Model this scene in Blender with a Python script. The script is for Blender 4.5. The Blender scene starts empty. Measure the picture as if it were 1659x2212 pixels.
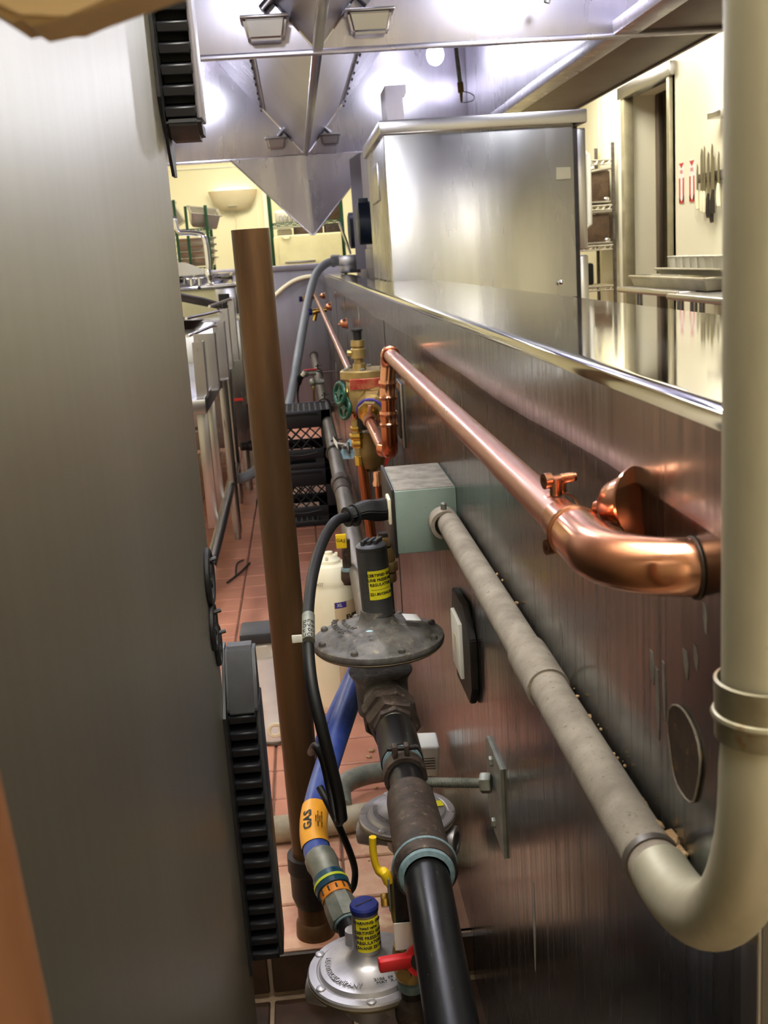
import bpy, bmesh, math, random
from mathutils import Vector, Matrix, Euler
random.seed(7)
SC = bpy.context.scene
COL = SC.collection
PI = math.pi

# ------------------------------------------------------------------ camera
ROT = Matrix(((0.99470772, 0.08147496, -0.06259701),
              (-0.0791636, 0.21937881, -0.97242278),
              (-0.06549565, 0.97223185, 0.22466764)))
CAMZ = 1.25
FPX = 2389.18
cd = bpy.data.cameras.new('camera')
cam = bpy.data.objects.new('camera', cd)
COL.objects.link(cam)
cam.matrix_world = Matrix.Translation((0, 0, CAMZ)) @ ROT.to_4x4()
cd.sensor_fit = 'VERTICAL'
cd.sensor_height = 36.0
cd.sensor_width = 27.0
cd.lens = FPX / 2212 * 36.0
cd.clip_start = 0.02
cd.clip_end = 60
cd.dof.use_dof = True
cd.dof.focus_distance = 1.5
cd.dof.aperture_fstop = 17.0
SC.camera = cam

# ------------------------------------------------------------------ world, exposure
w = bpy.data.worlds.new('world')
SC.world = w
w.use_nodes = True
w.node_tree.nodes['Background'].inputs[0].default_value = (1.0, 0.95, 0.86, 1)
w.node_tree.nodes['Background'].inputs[1].default_value = 0.05
SC.view_settings.view_transform = 'Standard'
SC.view_settings.look = 'None'
SC.view_settings.gamma = 1.0
SC.view_settings.use_curve_mapping = False
SC.view_settings.exposure = 0.9
SC.cycles.max_bounces = 7
SC.cycles.sample_clamp_indirect = 6.0
LAMP_HOOD = 210.0      # emission of the globes inside the hood
LAMP_CEIL = 14.0       # emission of the ceiling panels


# ------------------------------------------------------------------ helpers: points
def ray(px, py):
    return ROT @ Vector((px - 829.5, -(py - 1106.0), -FPX))

def at(px, py, Y):
    q = ray(px, py)
    q = q * (Y / q.y)
    return Vector((q.x, q.y, q.z + CAMZ))

def atx(px, py, X):
    q = ray(px, py)
    q = q * (X / q.x)
    return Vector((q.x, q.y, q.z + CAMZ))

def atz(px, py, Z):
    q = ray(px, py)
    q = q * ((Z - CAMZ) / q.z)
    return Vector((q.x, q.y, q.z + CAMZ))

V = Vector

def frame(d):
    d = V(d).normalized()
    a = V((0, 0, 1)) if abs(d.z) < 0.9 else V((0, 1, 0))
    u = d.cross(a).normalized()
    v = d.cross(u).normalized()
    return u, v

def smooth_path(pts, k=6):
    pts = [V(p) for p in pts]
    out = []
    n = len(pts)
    for i in range(n - 1):
        p0, p1, p2, p3 = pts[max(i - 1, 0)], pts[i], pts[i + 1], pts[min(i + 2, n - 1)]
        for j in range(k):
            t = j / k
            out.append(0.5 * ((2 * p1) + (-p0 + p2) * t + (2 * p0 - 5 * p1 + 4 * p2 - p3) * t * t + (-p0 + 3 * p1 - 3 * p2 + p3) * t ** 3))
    out.append(pts[-1])
    return out

def arc_path(c, u, v, r, a0, a1, n=10):
    return [V(c) + V(u) * (r * math.cos(a0 + (a1 - a0) * i / n)) + V(v) * (r * math.sin(a0 + (a1 - a0) * i / n)) for i in range(n + 1)]


# ------------------------------------------------------------------ helpers: mesh building (world coordinates)
class MB:
    def __init__(s):
        s.bm = bmesh.new()

    def box(s, lo, hi, bevel=0.0, seg=2, rot=None):
        lo, hi = V(lo), V(hi)
        t = bmesh.new()
        bmesh.ops.create_cube(t, size=1.0)
        c = (lo + hi) / 2
        d = hi - lo
        for vv in t.verts:
            vv.co = V((vv.co.x * d.x, vv.co.y * d.y, vv.co.z * d.z))
        if bevel > 0:
            bmesh.ops.bevel(t, geom=t.edges[:], offset=bevel, segments=seg, affect='EDGES', profile=0.5)
        m = Matrix.Translation(c)
        if rot is not None:
            m = m @ Euler(rot).to_matrix().to_4x4()
        bmesh.ops.transform(t, matrix=m, verts=t.verts)
        s.add(t)
        return s

    def add(s, t):
        me = bpy.data.meshes.new('t')
        t.to_mesh(me)
        t.free()
        s.bm.from_mesh(me)
        bpy.data.meshes.remove(me)

    def lathe(s, o, d, prof, n=28, ang0=0.0):
        """profile of (distance along d, radius)"""
        o = V(o)
        d = V(d).normalized()
        u, v = frame(d)
        rings = []
        for (h, r) in prof:
            if r <= 1e-6:
                rings.append([s.bm.verts.new(o + d * h)])
            else:
                rings.append([s.bm.verts.new(o + d * h + u * (r * math.cos(ang0 + 2 * PI * i / n)) + v * (r * math.sin(ang0 + 2 * PI * i / n))) for i in range(n)])
        for a, b in zip(rings[:-1], rings[1:]):
            for i in range(n):
                j = (i + 1) % n
                if len(a) == 1 and len(b) == 1:
                    continue
                if len(a) == 1:
                    s.bm.faces.new((a[0], b[i], b[j]))
                elif len(b) == 1:
                    s.bm.faces.new((a[i], b[0], a[j]))
                else:
                    s.bm.faces.new((a[i], b[i], b[j], a[j]))
        return s

    def cyl(s, p0, p1, r, r1=None, n=24, cap=True, ang0=0.0):
        p0, p1 = V(p0), V(p1)
        L = (p1 - p0).length
        r1 = r if r1 is None else r1
        prof = [(0, r), (L, r1)]
        if cap:
            prof = [(0, 0)] + prof + [(L, 0)]
        return s.lathe(p0, p1 - p0, prof, n, ang0)

    def tube(s, pts, r, n=14, cap=True):
        pts = [V(p) for p in pts]
        N = len(pts)
        rad = r if isinstance(r, (list, tuple)) else [r] * N
        tang = []
        for i in range(N):
            tang.append((pts[min(i + 1, N - 1)] - pts[max(i - 1, 0)]).normalized())
        u, v = frame(tang[0])
        rings = []
        for i in range(N):
            t = tang[i]
            u = (u - t * u.dot(t)).normalized()
            v = t.cross(u)
            rings.append([s.bm.verts.new(pts[i] + u * (rad[i] * math.cos(2 * PI * k / n)) + v * (rad[i] * math.sin(2 * PI * k / n))) for k in range(n)])
        for a, b in zip(rings[:-1], rings[1:]):
            for i in range(n):
                j = (i + 1) % n
                s.bm.faces.new((a[i], a[j], b[j], b[i]))
        if cap:
            s.bm.faces.new(rings[0][::-1])
            s.bm.faces.new(rings[-1])
        return s

    def prism(s, pts, ext):
        pts = [V(p) for p in pts]
        ext = V(ext)
        a = [s.bm.verts.new(p) for p in pts]
        b = [s.bm.verts.new(p + ext) for p in pts]
        n = len(pts)
        s.bm.faces.new(a)
        s.bm.faces.new(b[::-1])
        for i in range(n):
            j = (i + 1) % n
            s.bm.faces.new((a[i], b[i], b[j], a[j]))
        return s

    def ring(s, c, d, R, r, n=32, m=10):
        c = V(c)
        d = V(d).normalized()
        u, v = frame(d)
        pts = []
        for i in range(n):
            a = 2 * PI * i / n
            e = u * math.cos(a) + v * math.sin(a)
            pts.append([s.bm.verts.new(c + e * (R + r * math.cos(2 * PI * k / m)) + d * (r * math.sin(2 * PI * k / m))) for k in range(m)])
        for i in range(n):
            for k in range(m):
                s.bm.faces.new((pts[i][k], pts[(i + 1) % n][k], pts[(i + 1) % n][(k + 1) % m], pts[i][(k + 1) % m]))
        return s

    def ball(s, c, r, sc=(1, 1, 1), n=16):
        t = bmesh.new()
        bmesh.ops.create_uvsphere(t, u_segments=n, v_segments=max(6, n // 2), radius=r)
        for vv in t.verts:
            vv.co = V((vv.co.x * sc[0], vv.co.y * sc[1], vv.co.z * sc[2])) + V(c)
        s.add(t)
        return s

    def hexn(s, p0, p1, r, ang0=0.3):
        p0, p1 = V(p0), V(p1)
        L = (p1 - p0).length
        c = min(L * 0.18, r * 0.14)
        return s.lathe(p0, p1 - p0, [(0, 0), (0, r * 0.9), (c, r), (L - c, r), (L, r * 0.9), (L, 0)], 6, ang0)

    def ring_sleeve(s, p0, p1, ri, ro, n=28):
        p0, p1 = V(p0), V(p1)
        L = (p1 - p0).length
        return s.lathe(p0, p1 - p0, [(0, ri), (0, ro), (L, ro), (L, ri), (0, ri)], n)

    def patch(s, o, ax, ref, r, a0, a1, h0, h1, n=14, th=0.0004):
        """thin curved label on a cylinder: axis origin o, direction ax, angle measured from ref"""
        o, ax = V(o), V(ax).normalized()
        ref = (V(ref) - ax * V(ref).dot(ax)).normalized()
        bi = ax.cross(ref)
        rows = []
        for (h, rr) in ((h0, r), (h0, r + th), (h1, r + th), (h1, r)):
            rows.append([s.bm.verts.new(o + ax * h + (ref * math.cos(a0 + (a1 - a0) * i / n) + bi * math.sin(a0 + (a1 - a0) * i / n)) * rr) for i in range(n + 1)])
        for a, b in zip(rows[:-1], rows[1:]):
            for i in range(n):
                s.bm.faces.new((a[i], a[i + 1], b[i + 1], b[i]))
        return s


def finish(o, label=None, cat=None, group=None, kind=None):
    if label:
        o['label'] = label
    if cat:
        o['category'] = cat
    if group:
        o['group'] = group
    if kind:
        o['kind'] = kind
    return o

def origin_of(p):
    l = V((0, 0, 0))
    while p is not None:
        l = l + V(p.location)
        p = p.parent
    return l

CAM_SCALE = None   # (anchor before, after, factor): scales assembly about the camera to its true pipe size

def cam_scale_p(p):
    if CAM_SCALE is None:
        return V(p)
    return CAM_SCALE[1] + (V(p) - CAM_SCALE[0]) * CAM_SCALE[2]

def build(name, mb, mat, parent=None, label=None, cat=None, group=None, kind=None, flat=False, sharp=38, loc=None):
    bm = mb.bm
    bmesh.ops.recalc_face_normals(bm, faces=bm.faces[:])
    if CAM_SCALE is not None:
        for v in bm.verts:
            v.co = cam_scale_p(v.co)
    off = origin_of(parent)
    base = V((0, 0, 0))
    if parent is None:
        xs = [v.co for v in bm.verts]
        lo = V((min(c.x for c in xs), min(c.y for c in xs), min(c.z for c in xs)))
        hi = V((max(c.x for c in xs), max(c.y for c in xs), max(c.z for c in xs)))
        base = V(((lo.x + hi.x) / 2, (lo.y + hi.y) / 2, lo.z)) if loc is None else V(loc)
        off = base
    for v in bm.verts:
        v.co -= off
    me = bpy.data.meshes.new(name)
    bm.to_mesh(me)
    bm.free()
    me.materials.append(mat)
    if not flat:
        me.polygons.foreach_set('use_smooth', [True] * len(me.polygons))
        me.set_sharp_from_angle(angle=math.radians(sharp))
    o = bpy.data.objects.new(name, me)
    COL.objects.link(o)
    if parent is not None:
        o.parent = parent
    else:
        o.location = base
    return finish(o, label, cat, group, kind)

def thing(name, label, cat, loc, group=None):
    o = bpy.data.objects.new(name, None)
    COL.objects.link(o)
    o.location = cam_scale_p(loc)
    o.empty_display_size = 0.05
    return finish(o, label, cat, group)

def copy_tree(o, loc, label=None):
    c = o.copy()
    COL.objects.link(c)
    c.location = V(loc)
    if label:
        c['label'] = label
    for ch in list(o.children):
        d = ch.copy()
        COL.objects.link(d)
        d.parent = c
        for g in list(ch.children):
            e = g.copy()
            COL.objects.link(e)
            e.parent = d
    return c

def text_mb(txt, size, fn, extrude=0.0002, bold=0.0, align='CENTER'):
    """lettering: fn maps (x, y, depth) of the flat text to a world point"""
    cu = bpy.data.curves.new('lettering', 'FONT')
    cu.body = txt
    cu.size = size
    cu.align_x = align
    cu.align_y = 'CENTER'
    cu.extrude = extrude
    cu.offset = bold
    cu.resolution_u = 2
    ob = bpy.data.objects.new('lettering', cu)
    COL.objects.link(ob)
    bpy.context.view_layer.update()
    me = bpy.data.meshes.new_from_object(ob.evaluated_get(bpy.context.evaluated_depsgraph_get()))
    bpy.data.objects.remove(ob)
    bpy.data.curves.remove(cu)
    mb = MB()
    mb.bm.from_mesh(me)
    bpy.data.meshes.remove(me)
    for v in mb.bm.verts:
        v.co = fn(v.co.x, v.co.y, v.co.z)
    return mb

def on_cyl(o, ax, ref, r, h, a=0.0):
    o, ax = V(o), V(ax).normalized()
    ref = (V(ref) - ax * V(ref).dot(ax)).normalized()
    bi = ax.cross(ref)
    def fn(x, y, z):
        t = a + x / r
        return o + ax * (h + y) + (ref * math.cos(t) + bi * math.sin(t)) * (r + z)
    return fn

def on_plane(o, ux, uy):
    o, ux, uy = V(o), V(ux).normalized(), V(uy).normalized()
    n = ux.cross(uy)
    return lambda x, y, z: o + ux * x + uy * y + n * z


# ------------------------------------------------------------------ materials
def lin(c):
    def f(v):
        v = v / 255.0
        return v / 12.92 if v <= 0.04045 else ((v + 0.055) / 1.055) ** 2.4
    return (f(c[0]), f(c[1]), f(c[2]), 1)

def mat(name, c1, c2=None, rough=0.5, metal=0.0, scale=(8, 8, 8), detail=5, lo=0.35, hi=0.65, bump=0.0, bscale=None,
        rough2=None, spots=None, spot_scale=(10, 10, 10), spot_lo=0.62, spot_hi=0.72, spot_rough=None, spot_metal=None,
        emit=None, estr=0.0, coat=0.0, trans=0.0, ior=1.45, alpha=1.0, aniso=0.0):
    m = bpy.data.materials.new(name)
    m.use_nodes = True
    nt = m.node_tree
    N, L = nt.nodes, nt.links
    b = N['Principled BSDF']
    b.inputs['Roughness'].default_value = rough
    b.inputs['Metallic'].default_value = metal
    b.inputs['Base Color'].default_value = lin(c1)
    b.inputs['Coat Weight'].default_value = coat
    b.inputs['Transmission Weight'].default_value = trans
    b.inputs['IOR'].default_value = ior
    b.inputs['Alpha'].default_value = alpha
    if emit:
        b.inputs['Emission Color'].default_value = lin(emit)
        b.inputs['Emission Strength'].default_value = estr
    geo = N.new('ShaderNodeNewGeometry')
    def noise(sc, det, seed=0.0, rgh=0.6):
        mp = N.new('ShaderNodeMapping')
        mp.inputs['Scale'].default_value = sc
        mp.inputs['Location'].default_value = (seed, seed * 0.7, seed * 1.3)
        L.new(geo.outputs['Position'], mp.inputs[0])
        nz = N.new('ShaderNodeTexNoise')
        nz.inputs['Scale'].default_value = 1.0
        nz.inputs['Detail'].default_value = det
        nz.inputs['Roughness'].default_value = rgh
        L.new(mp.outputs[0], nz.inputs['Vector'])
        return nz.outputs['Fac']
    def ramp(src, a, c, lo_, hi_):
        r = N.new('ShaderNodeValToRGB')
        r.color_ramp.elements[0].position = lo_
        r.color_ramp.elements[1].position = hi_
        r.color_ramp.elements[0].color = a
        r.color_ramp.elements[1].color = c
        L.new(src, r.inputs[0])
        return r.outputs[0]
    col = None
    base = noise(scale, detail)
    if c2 is not None:
        col = ramp(base, lin(c1), lin(c2), lo, hi)
    if rough2 is not None:
        rr = ramp(base, (rough,) * 3 + (1,), (rough2,) * 3 + (1,), lo, hi)
        L.new(rr, b.inputs['Roughness'])
    if spots is not None:
        sm = ramp(noise(spot_scale, 6, 3.7, 0.65), (0, 0, 0, 1), (1, 1, 1, 1), spot_lo, spot_hi)
        mx = N.new('ShaderNodeMix')
        mx.data_type = 'RGBA'
        L.new(sm, mx.inputs['Factor'])
        if col is not None:
            L.new(col, mx.inputs['A'])
        else:
            mx.inputs['A'].default_value = lin(c1)
        mx.inputs['B'].default_value = lin(spots)
        col = mx.outputs['Result']
        if spot_rough is not None and rough2 is None:
            L.new(ramp(sm, (rough,) * 3 + (1,), (spot_rough,) * 3 + (1,), 0, 1), b.inputs['Roughness'])
        if spot_metal is not None:
            L.new(ramp(sm, (metal,) * 3 + (1,), (spot_metal,) * 3 + (1,), 0, 1), b.inputs['Metallic'])
    if col is not None:
        L.new(col, b.inputs['Base Color'])
    if bump > 0:
        bp = N.new('ShaderNodeBump')
        bp.inputs['Strength'].default_value = bump
        bp.inputs['Distance'].default_value = 0.001
        L.new(noise(bscale or scale, 4, 9.1), bp.inputs['Height'])
        L.new(bp.outputs[0], b.inputs['Normal'])
    return m

M = {}
M['panel'] = mat('brushed_steel_panel', (142, 138, 125), (138, 134, 121), rough=0.45, metal=1.0, scale=(3, 40, 0.5), detail=2,
                 spots=(206, 202, 192), spot_scale=(2, 260, 5), spot_lo=0.74, spot_hi=0.8)
M['wall_steel'] = mat('wall_stainless_sheet', (118, 121, 120), (98, 101, 100), rough=0.16, rough2=0.30, metal=1.0, scale=(2, 130, 3), lo=0.3, hi=0.7, bump=0.02, bscale=(20, 420, 5),
                      spots=(176, 168, 156), spot_scale=(3, 34, 7), spot_lo=0.66, spot_hi=0.76, spot_rough=0.4)
M['apron_steel'] = mat('apron_stainless_sheet', (184, 187, 186), (160, 163, 162), rough=0.14, rough2=0.24, metal=1.0, scale=(2, 110, 3), bump=0.02, bscale=(20, 420, 5))
M['cap_steel'] = mat('cap_stainless_sheet', (196, 195, 202), (186, 185, 192), rough=0.045, rough2=0.08, metal=1.0, scale=(14, 2, 8))
M['steel'] = mat('stainless_steel', (184, 182, 182), (174, 172, 172), rough=0.27, metal=1.0, scale=(3, 3, 3), detail=2)
M['hood_v'] = mat('smooth_hood_steel', (168, 164, 172), (158, 154, 163), rough=0.3, metal=1.0, scale=(1.5, 1.5, 1.5), detail=2)
M['hood'] = mat('hood_stainless', (188, 184, 192), (170, 166, 176), rough=0.26, rough2=0.32, metal=1.0, scale=(6, 6, 1.0), bump=0.02, bscale=(3, 3, 140))
M['oven'] = mat('oven_stainless_side', (180, 179, 176), (166, 165, 162), rough=0.22, rough2=0.3, metal=1.0, scale=(6, 6, 0.8), bump=0.9, bscale=(7, 7, 0.5))
M['plenum'] = mat('plenum_dark_steel', (120, 106, 92), (104, 92, 80), rough=0.45, metal=0.7, scale=(3, 3, 3))
M['chrome'] = mat('polished_chrome', (225, 225, 228), rough=0.08, metal=1.0)
M['copper'] = mat('bright_copper', (226, 164, 132), (208, 142, 112), rough=0.15, rough2=0.27, metal=1.0, scale=(20, 20, 20), spots=(120, 66, 48), spot_scale=(24, 24, 24), spot_lo=0.68, spot_hi=0.82)
M['copper_pipe'] = mat('satin_copper_tube', (202, 152, 134), (180, 128, 110), rough=0.27, rough2=0.36, metal=1.0, scale=(30, 6, 30))
M['copper_red'] = mat('darker_copper_tube', (190, 112, 78), (166, 90, 60), rough=0.22, metal=1.0, scale=(20, 20, 6))
M['copper_old'] = mat('aged_brown_copper', (102, 73, 46), (76, 55, 35), rough=0.4, rough2=0.52, metal=0.6, scale=(26, 26, 3.0), detail=7,
                      spots=(66, 62, 40), spot_scale=(40, 40, 3), spot_lo=0.66, spot_hi=0.72, spot_rough=0.5)
M['black_fit'] = mat('dark_cast_fitting', (44, 38, 34), (30, 26, 24), rough=0.55, metal=0.3, scale=(30, 30, 30), bump=0.3, bscale=(400, 400, 400))
M['black_pipe'] = mat('black_iron_pipe', (18, 17, 18), (28, 27, 28), rough=0.28, rough2=0.4, metal=0.3, scale=(40, 6, 40), spots=(120, 116, 112), spot_scale=(190, 60, 190), spot_lo=0.66, spot_hi=0.72, bump=0.1, bscale=(300, 300, 300))
M['iron_brown'] = mat('dusty_brown_iron', (74, 61, 53), (44, 36, 32), rough=0.6, metal=0.25, scale=(40, 40, 40), detail=9, spots=(128, 112, 94), spot_scale=(90, 90, 90), spot_lo=0.58, spot_hi=0.74, bump=0.3, bscale=(300, 300, 300))
M['iron_grey'] = mat('dusty_grey_iron_pipe', (112, 106, 98), (86, 78, 70), rough=0.42, metal=0.6, scale=(30, 4, 30), spots=(132, 110, 92), spot_scale=(30, 30, 30), spot_lo=0.6, spot_hi=0.7)
M['reg_dark'] = mat('dusty_dark_casting', (118, 114, 110), (78, 75, 72), rough=0.6, metal=0.25, scale=(34, 34, 34), detail=10, spots=(150, 138, 118), spot_scale=(60, 60, 60), spot_lo=0.56, spot_hi=0.72, bump=0.35, bscale=(350, 350, 350))
M['reg_tower'] = mat('dark_grey_tower', (62, 62, 62), (52, 52, 53), rough=0.5, metal=0.3, scale=(20, 20, 60), bump=0.1, bscale=(300, 300, 300))
M['reg_silver'] = mat('silver_aluminium_casting', (186, 182, 184), (168, 164, 166), rough=0.42, metal=0.75, scale=(30, 30, 30), spots=(120, 112, 104), spot_scale=(50, 50, 50), spot_lo=0.68, spot_hi=0.78, bump=0.1, bscale=(300, 300, 300))
M['rim_tan'] = mat('tan_metal_rim', (132, 118, 92), (104, 94, 74), rough=0.45, metal=0.6)
M['galv'] = mat('galvanised_steel', (146, 146, 136), (120, 122, 114), rough=0.48, metal=0.55, scale=(40, 40, 40))
M['conduit'] = mat('dusty_conduit', (166, 156, 142), (128, 118, 106), rough=0.75, metal=0.1, scale=(26, 26, 26), detail=10, lo=0.3, hi=0.7, spots=(104, 90, 74), spot_scale=(220, 220, 220), spot_lo=0.60, spot_hi=0.70, bump=0.5, bscale=(700, 700, 700))
M['conduit_v'] = mat('galvanised_riser', (188, 182, 160), (168, 162, 140), rough=0.46, rough2=0.54, metal=0.6, scale=(20, 20, 4), spots=(120, 112, 92), spot_scale=(60, 60, 60), spot_lo=0.7, spot_hi=0.76)
M['strap'] = mat('zinc_strap', (170, 164, 142), (150, 143, 122), rough=0.38, metal=0.9, scale=(40, 40, 40), spots=(150, 112, 70), spot_scale=(40, 40, 40), spot_lo=0.62, spot_hi=0.7)
M['box_grey'] = mat('grey_green_painted_box', (134, 150, 142), (124, 140, 133), rough=0.5, scale=(10, 10, 10), spots=(96, 92, 84), spot_scale=(220, 220, 220), spot_lo=0.66, spot_hi=0.74)
M['dust'] = mat('grey_dust', (142, 136, 128), (112, 106, 98), rough=0.9, scale=(40, 40, 40), detail=8, bump=0.4, bscale=(400, 400, 400))
M['ivory'] = mat('ivory_plastic', (226, 218, 190), rough=0.4)
M['rubber'] = mat('black_rubber', (9, 9, 10), (14, 14, 15), rough=0.55, scale=(30, 30, 30))
M['black_plastic'] = mat('black_plastic', (20, 20, 22), (32, 31, 31), rough=0.42, scale=(30, 30, 30), spots=(78, 66, 50), spot_scale=(40, 40, 40), spot_lo=0.70, spot_hi=0.82)
M['dark_plastic'] = mat('dusty_black_plastic', (40, 41, 44), (56, 56, 58), rough=0.5, scale=(18, 18, 18), spots=(132, 134, 138), spot_scale=(90, 90, 90), spot_lo=0.70, spot_hi=0.76)
M['crate'] = mat('black_crate_plastic', (14, 14, 18), (22, 22, 27), rough=0.45, scale=(20, 20, 20))
M['blue_hose'] = mat('blue_coated_hose', (32, 54, 138), (88, 108, 170), rough=0.42, scale=(12, 12, 12), lo=0.34, hi=0.72, spots=(104, 116, 152), spot_scale=(26, 26, 26), spot_lo=0.62, spot_hi=0.8, spot_rough=0.7)
M['blue_dark'] = mat('navy_plastic', (24, 34, 96), (28, 40, 106), rough=0.38)
M['teal_dark'] = mat('dark_teal_ring', (16, 54, 74), (22, 66, 86), rough=0.35)
M['lime'] = mat('lime_ring', (178, 190, 44), rough=0.4)
M['orange'] = mat('orange_sleeve', (226, 140, 40), (206, 120, 34), rough=0.45, scale=(60, 60, 60))
M['orange_band'] = mat('amber_band', (232, 164, 50), (222, 152, 42), rough=0.4)
M['yellow'] = mat('yellow_vinyl', (226, 190, 28), (214, 176, 24), rough=0.4)
M['label_yellow'] = mat('yellow_label', (236, 226, 38), (226, 214, 34), rough=0.45)
M['ink'] = mat('black_ink', (34, 32, 28), rough=0.6)
M['ink_blue'] = mat('violet_ink', (66, 54, 140), rough=0.6)
M['red'] = mat('red_plastic', (204, 34, 40), (190, 28, 34), rough=0.35)
M['red_paint'] = mat('red_print', (204, 50, 40), rough=0.5)
M['red_plate'] = mat('worn_red_plate', (170, 44, 50), (188, 120, 84), rough=0.4, scale=(60, 60, 60))
M['blue_tape'] = mat('blue_thread_sealant', (94, 116, 124), (124, 146, 152), rough=0.55, scale=(90, 90, 90), bump=0.4, bscale=(500, 500, 500))
M['brass'] = mat('brass_casting', (176, 152, 100), (156, 132, 84), rough=0.38, rough2=0.5, metal=0.8, scale=(30, 30, 30))
M['brass_bright'] = mat('bright_brass', (224, 186, 96), (206, 166, 76), rough=0.22, metal=1.0)
M['bronze'] = mat('dark_bronze', (128, 104, 64), (104, 82, 50), rough=0.45, metal=0.7)
M['green_wheel'] = mat('green_handwheel', (12, 74, 58), (10, 60, 48), rough=0.35)
M['green_shelf'] = mat('green_epoxy', (14, 72, 40), (10, 58, 34), rough=0.4)
M['white_plastic'] = mat('cream_plastic', (244, 238, 212), (240, 232, 200), rough=0.35, scale=(10, 10, 10))
M['white_clear'] = mat('white_translucent_housing', (246, 246, 248), (238, 238, 242), rough=0.2, scale=(10, 10, 30))
M['label_beige'] = mat('beige_label', (222, 200, 160), (216, 194, 154), rough=0.5)
M['paper'] = mat('white_paper', (246, 245, 240), (238, 237, 232), rough=0.7)
M['card_blue'] = mat('pale_blue_card', (164, 200, 214), (176, 210, 222), rough=0.5)
M['tile'] = mat('red_quarry_tile', (198, 138, 114), (172, 112, 92), rough=0.5, rough2=0.38, scale=(4, 4, 4), detail=7, spots=(212, 178, 142), spot_scale=(16, 16, 16), spot_lo=0.70, spot_hi=0.8, bump=0.1, bscale=(120, 120, 120))
M['tile_dirty'] = mat('scaled_quarry_tile', (198, 140, 116), (216, 176, 146), rough=0.55, scale=(9, 9, 9), detail=8, lo=0.38, hi=0.6, spots=(226, 196, 156), spot_scale=(14, 14, 14), spot_lo=0.56, spot_hi=0.68, bump=0.15, bscale=(120, 120, 120))
M['tile_dark'] = mat('shaded_quarry_tile', (66, 46, 32), (44, 32, 24), rough=0.4, scale=(12, 12, 12))  # shade on the lower floor and riser is put into this dark tile colour
M['grout'] = mat('dark_grout', (134, 100, 84), (112, 80, 66), rough=0.85, scale=(10, 10, 10))
M['grout_light'] = mat('light_grout', (150, 128, 104), (124, 104, 84), rough=0.85, scale=(10, 10, 10))
M['wall_paint'] = mat('cream_wall_panel', (240, 234, 192), (236, 229, 184), rough=0.45, scale=(0.6, 0.6, 0.6))
M['wall_white'] = mat('off_white_wall_panel', (244, 240, 216), (240, 236, 208), rough=0.45, scale=(0.6, 0.6, 0.6))
M['ceiling'] = mat('white_ceiling_tile', (236, 232, 214), (226, 222, 204), rough=0.8, scale=(30, 30, 30))
M['door_steel'] = mat('grey_door_frame', (166, 158, 130), (150, 142, 116), rough=0.4, metal=0.4)
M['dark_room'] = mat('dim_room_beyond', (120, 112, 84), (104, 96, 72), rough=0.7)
M['board'] = mat('cream_cutting_board', (232, 226, 176), (224, 216, 166), rough=0.5)
M['bin'] = mat('grey_stainless_cabinet', (150, 146, 156), (138, 134, 144), rough=0.4, metal=0.6, scale=(8, 8, 1))
M['cabinet_cream'] = mat('cream_painted_front', (222, 214, 168), (212, 204, 158), rough=0.45)
M['motor'] = mat('dark_blue_motor', (30, 44, 62), (24, 36, 52), rough=0.4)
M['tray_dark'] = mat('dark_tray_contents', (96, 76, 56), (72, 54, 40), rough=0.5, scale=(20, 20, 20))
M['pan_steel'] = mat('pan_steel', (204, 200, 188), (186, 182, 170), rough=0.3, metal=0.9)
M['clear'] = mat('clear_plastic', (240, 238, 226), rough=0.2, trans=0.4, ior=1.3)
M['flex'] = mat('grey_liquidtight_conduit', (150, 154, 158), (140, 144, 148), rough=0.5)
M['grease_black'] = mat('blackened_pan', (40, 32, 28), (56, 46, 40), rough=0.4, metal=0.3)
M['beige_blur'] = mat('beige_enamel', (176, 148, 104), (166, 138, 96), rough=0.5)
M['brown_post'] = mat('brown_painted_post', (122, 80, 50), (104, 66, 40), rough=0.45, scale=(30, 30, 3))
M['pipe_white'] = mat('dirty_white_pipe', (182, 172, 150), (142, 126, 100), rough=0.6, scale=(10, 10, 10), detail=7, spots=(96, 76, 52), spot_scale=(20, 20, 20), spot_lo=0.6, spot_hi=0.75)
M['crumb'] = mat('tan_debris', (206, 176, 134), (160, 128, 92), rough=0.9, scale=(60, 60, 60))
M['knife_black'] = mat('black_knife_handle', (44, 38, 30), rough=0.45)
M['knife_white'] = mat('white_knife_handle', (230, 224, 192), rough=0.45)
M['knife_blade'] = mat('knife_blade_steel', (130, 122, 100), rough=0.35, metal=0.8)
M['fly'] = mat('cream_lamp_housing', (248, 226, 190), (242, 220, 184), rough=0.45)
M['uv'] = mat('blue_lamp_tube', (190, 240, 255), rough=0.4, emit=(40, 190, 255), estr=4.5)
M['globe'] = mat('glowing_globe', (255, 255, 255), rough=0.4, emit=(240, 243, 255), estr=LAMP_HOOD)
M['diffuser'] = mat('lit_diffuser', (255, 255, 255), rough=0.5, emit=(255, 249, 234), estr=LAMP_CEIL)
M['diffuser_near'] = mat('dimmer_lit_diffuser', (255, 255, 255), rough=0.5, emit=(255, 251, 242), estr=LAMP_CEIL * 0.88)
M['stain'] = mat('brown_stain_plug', (84, 70, 58), (60, 50, 42), rough=0.5, metal=0.4, scale=(60, 60, 60), spots=(150, 110, 66), spot_scale=(60, 60, 60), spot_lo=0.58, spot_hi=0.68)

# ================================================================== structure
WX = 0.231            # aisle face of the low stainless wall
CAPZ = 1.154
PITCH = 0.1524
EDGE_Y = 1.845        # where the raised tiled floor ends towards the camera
LOWZ = -0.09

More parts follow.
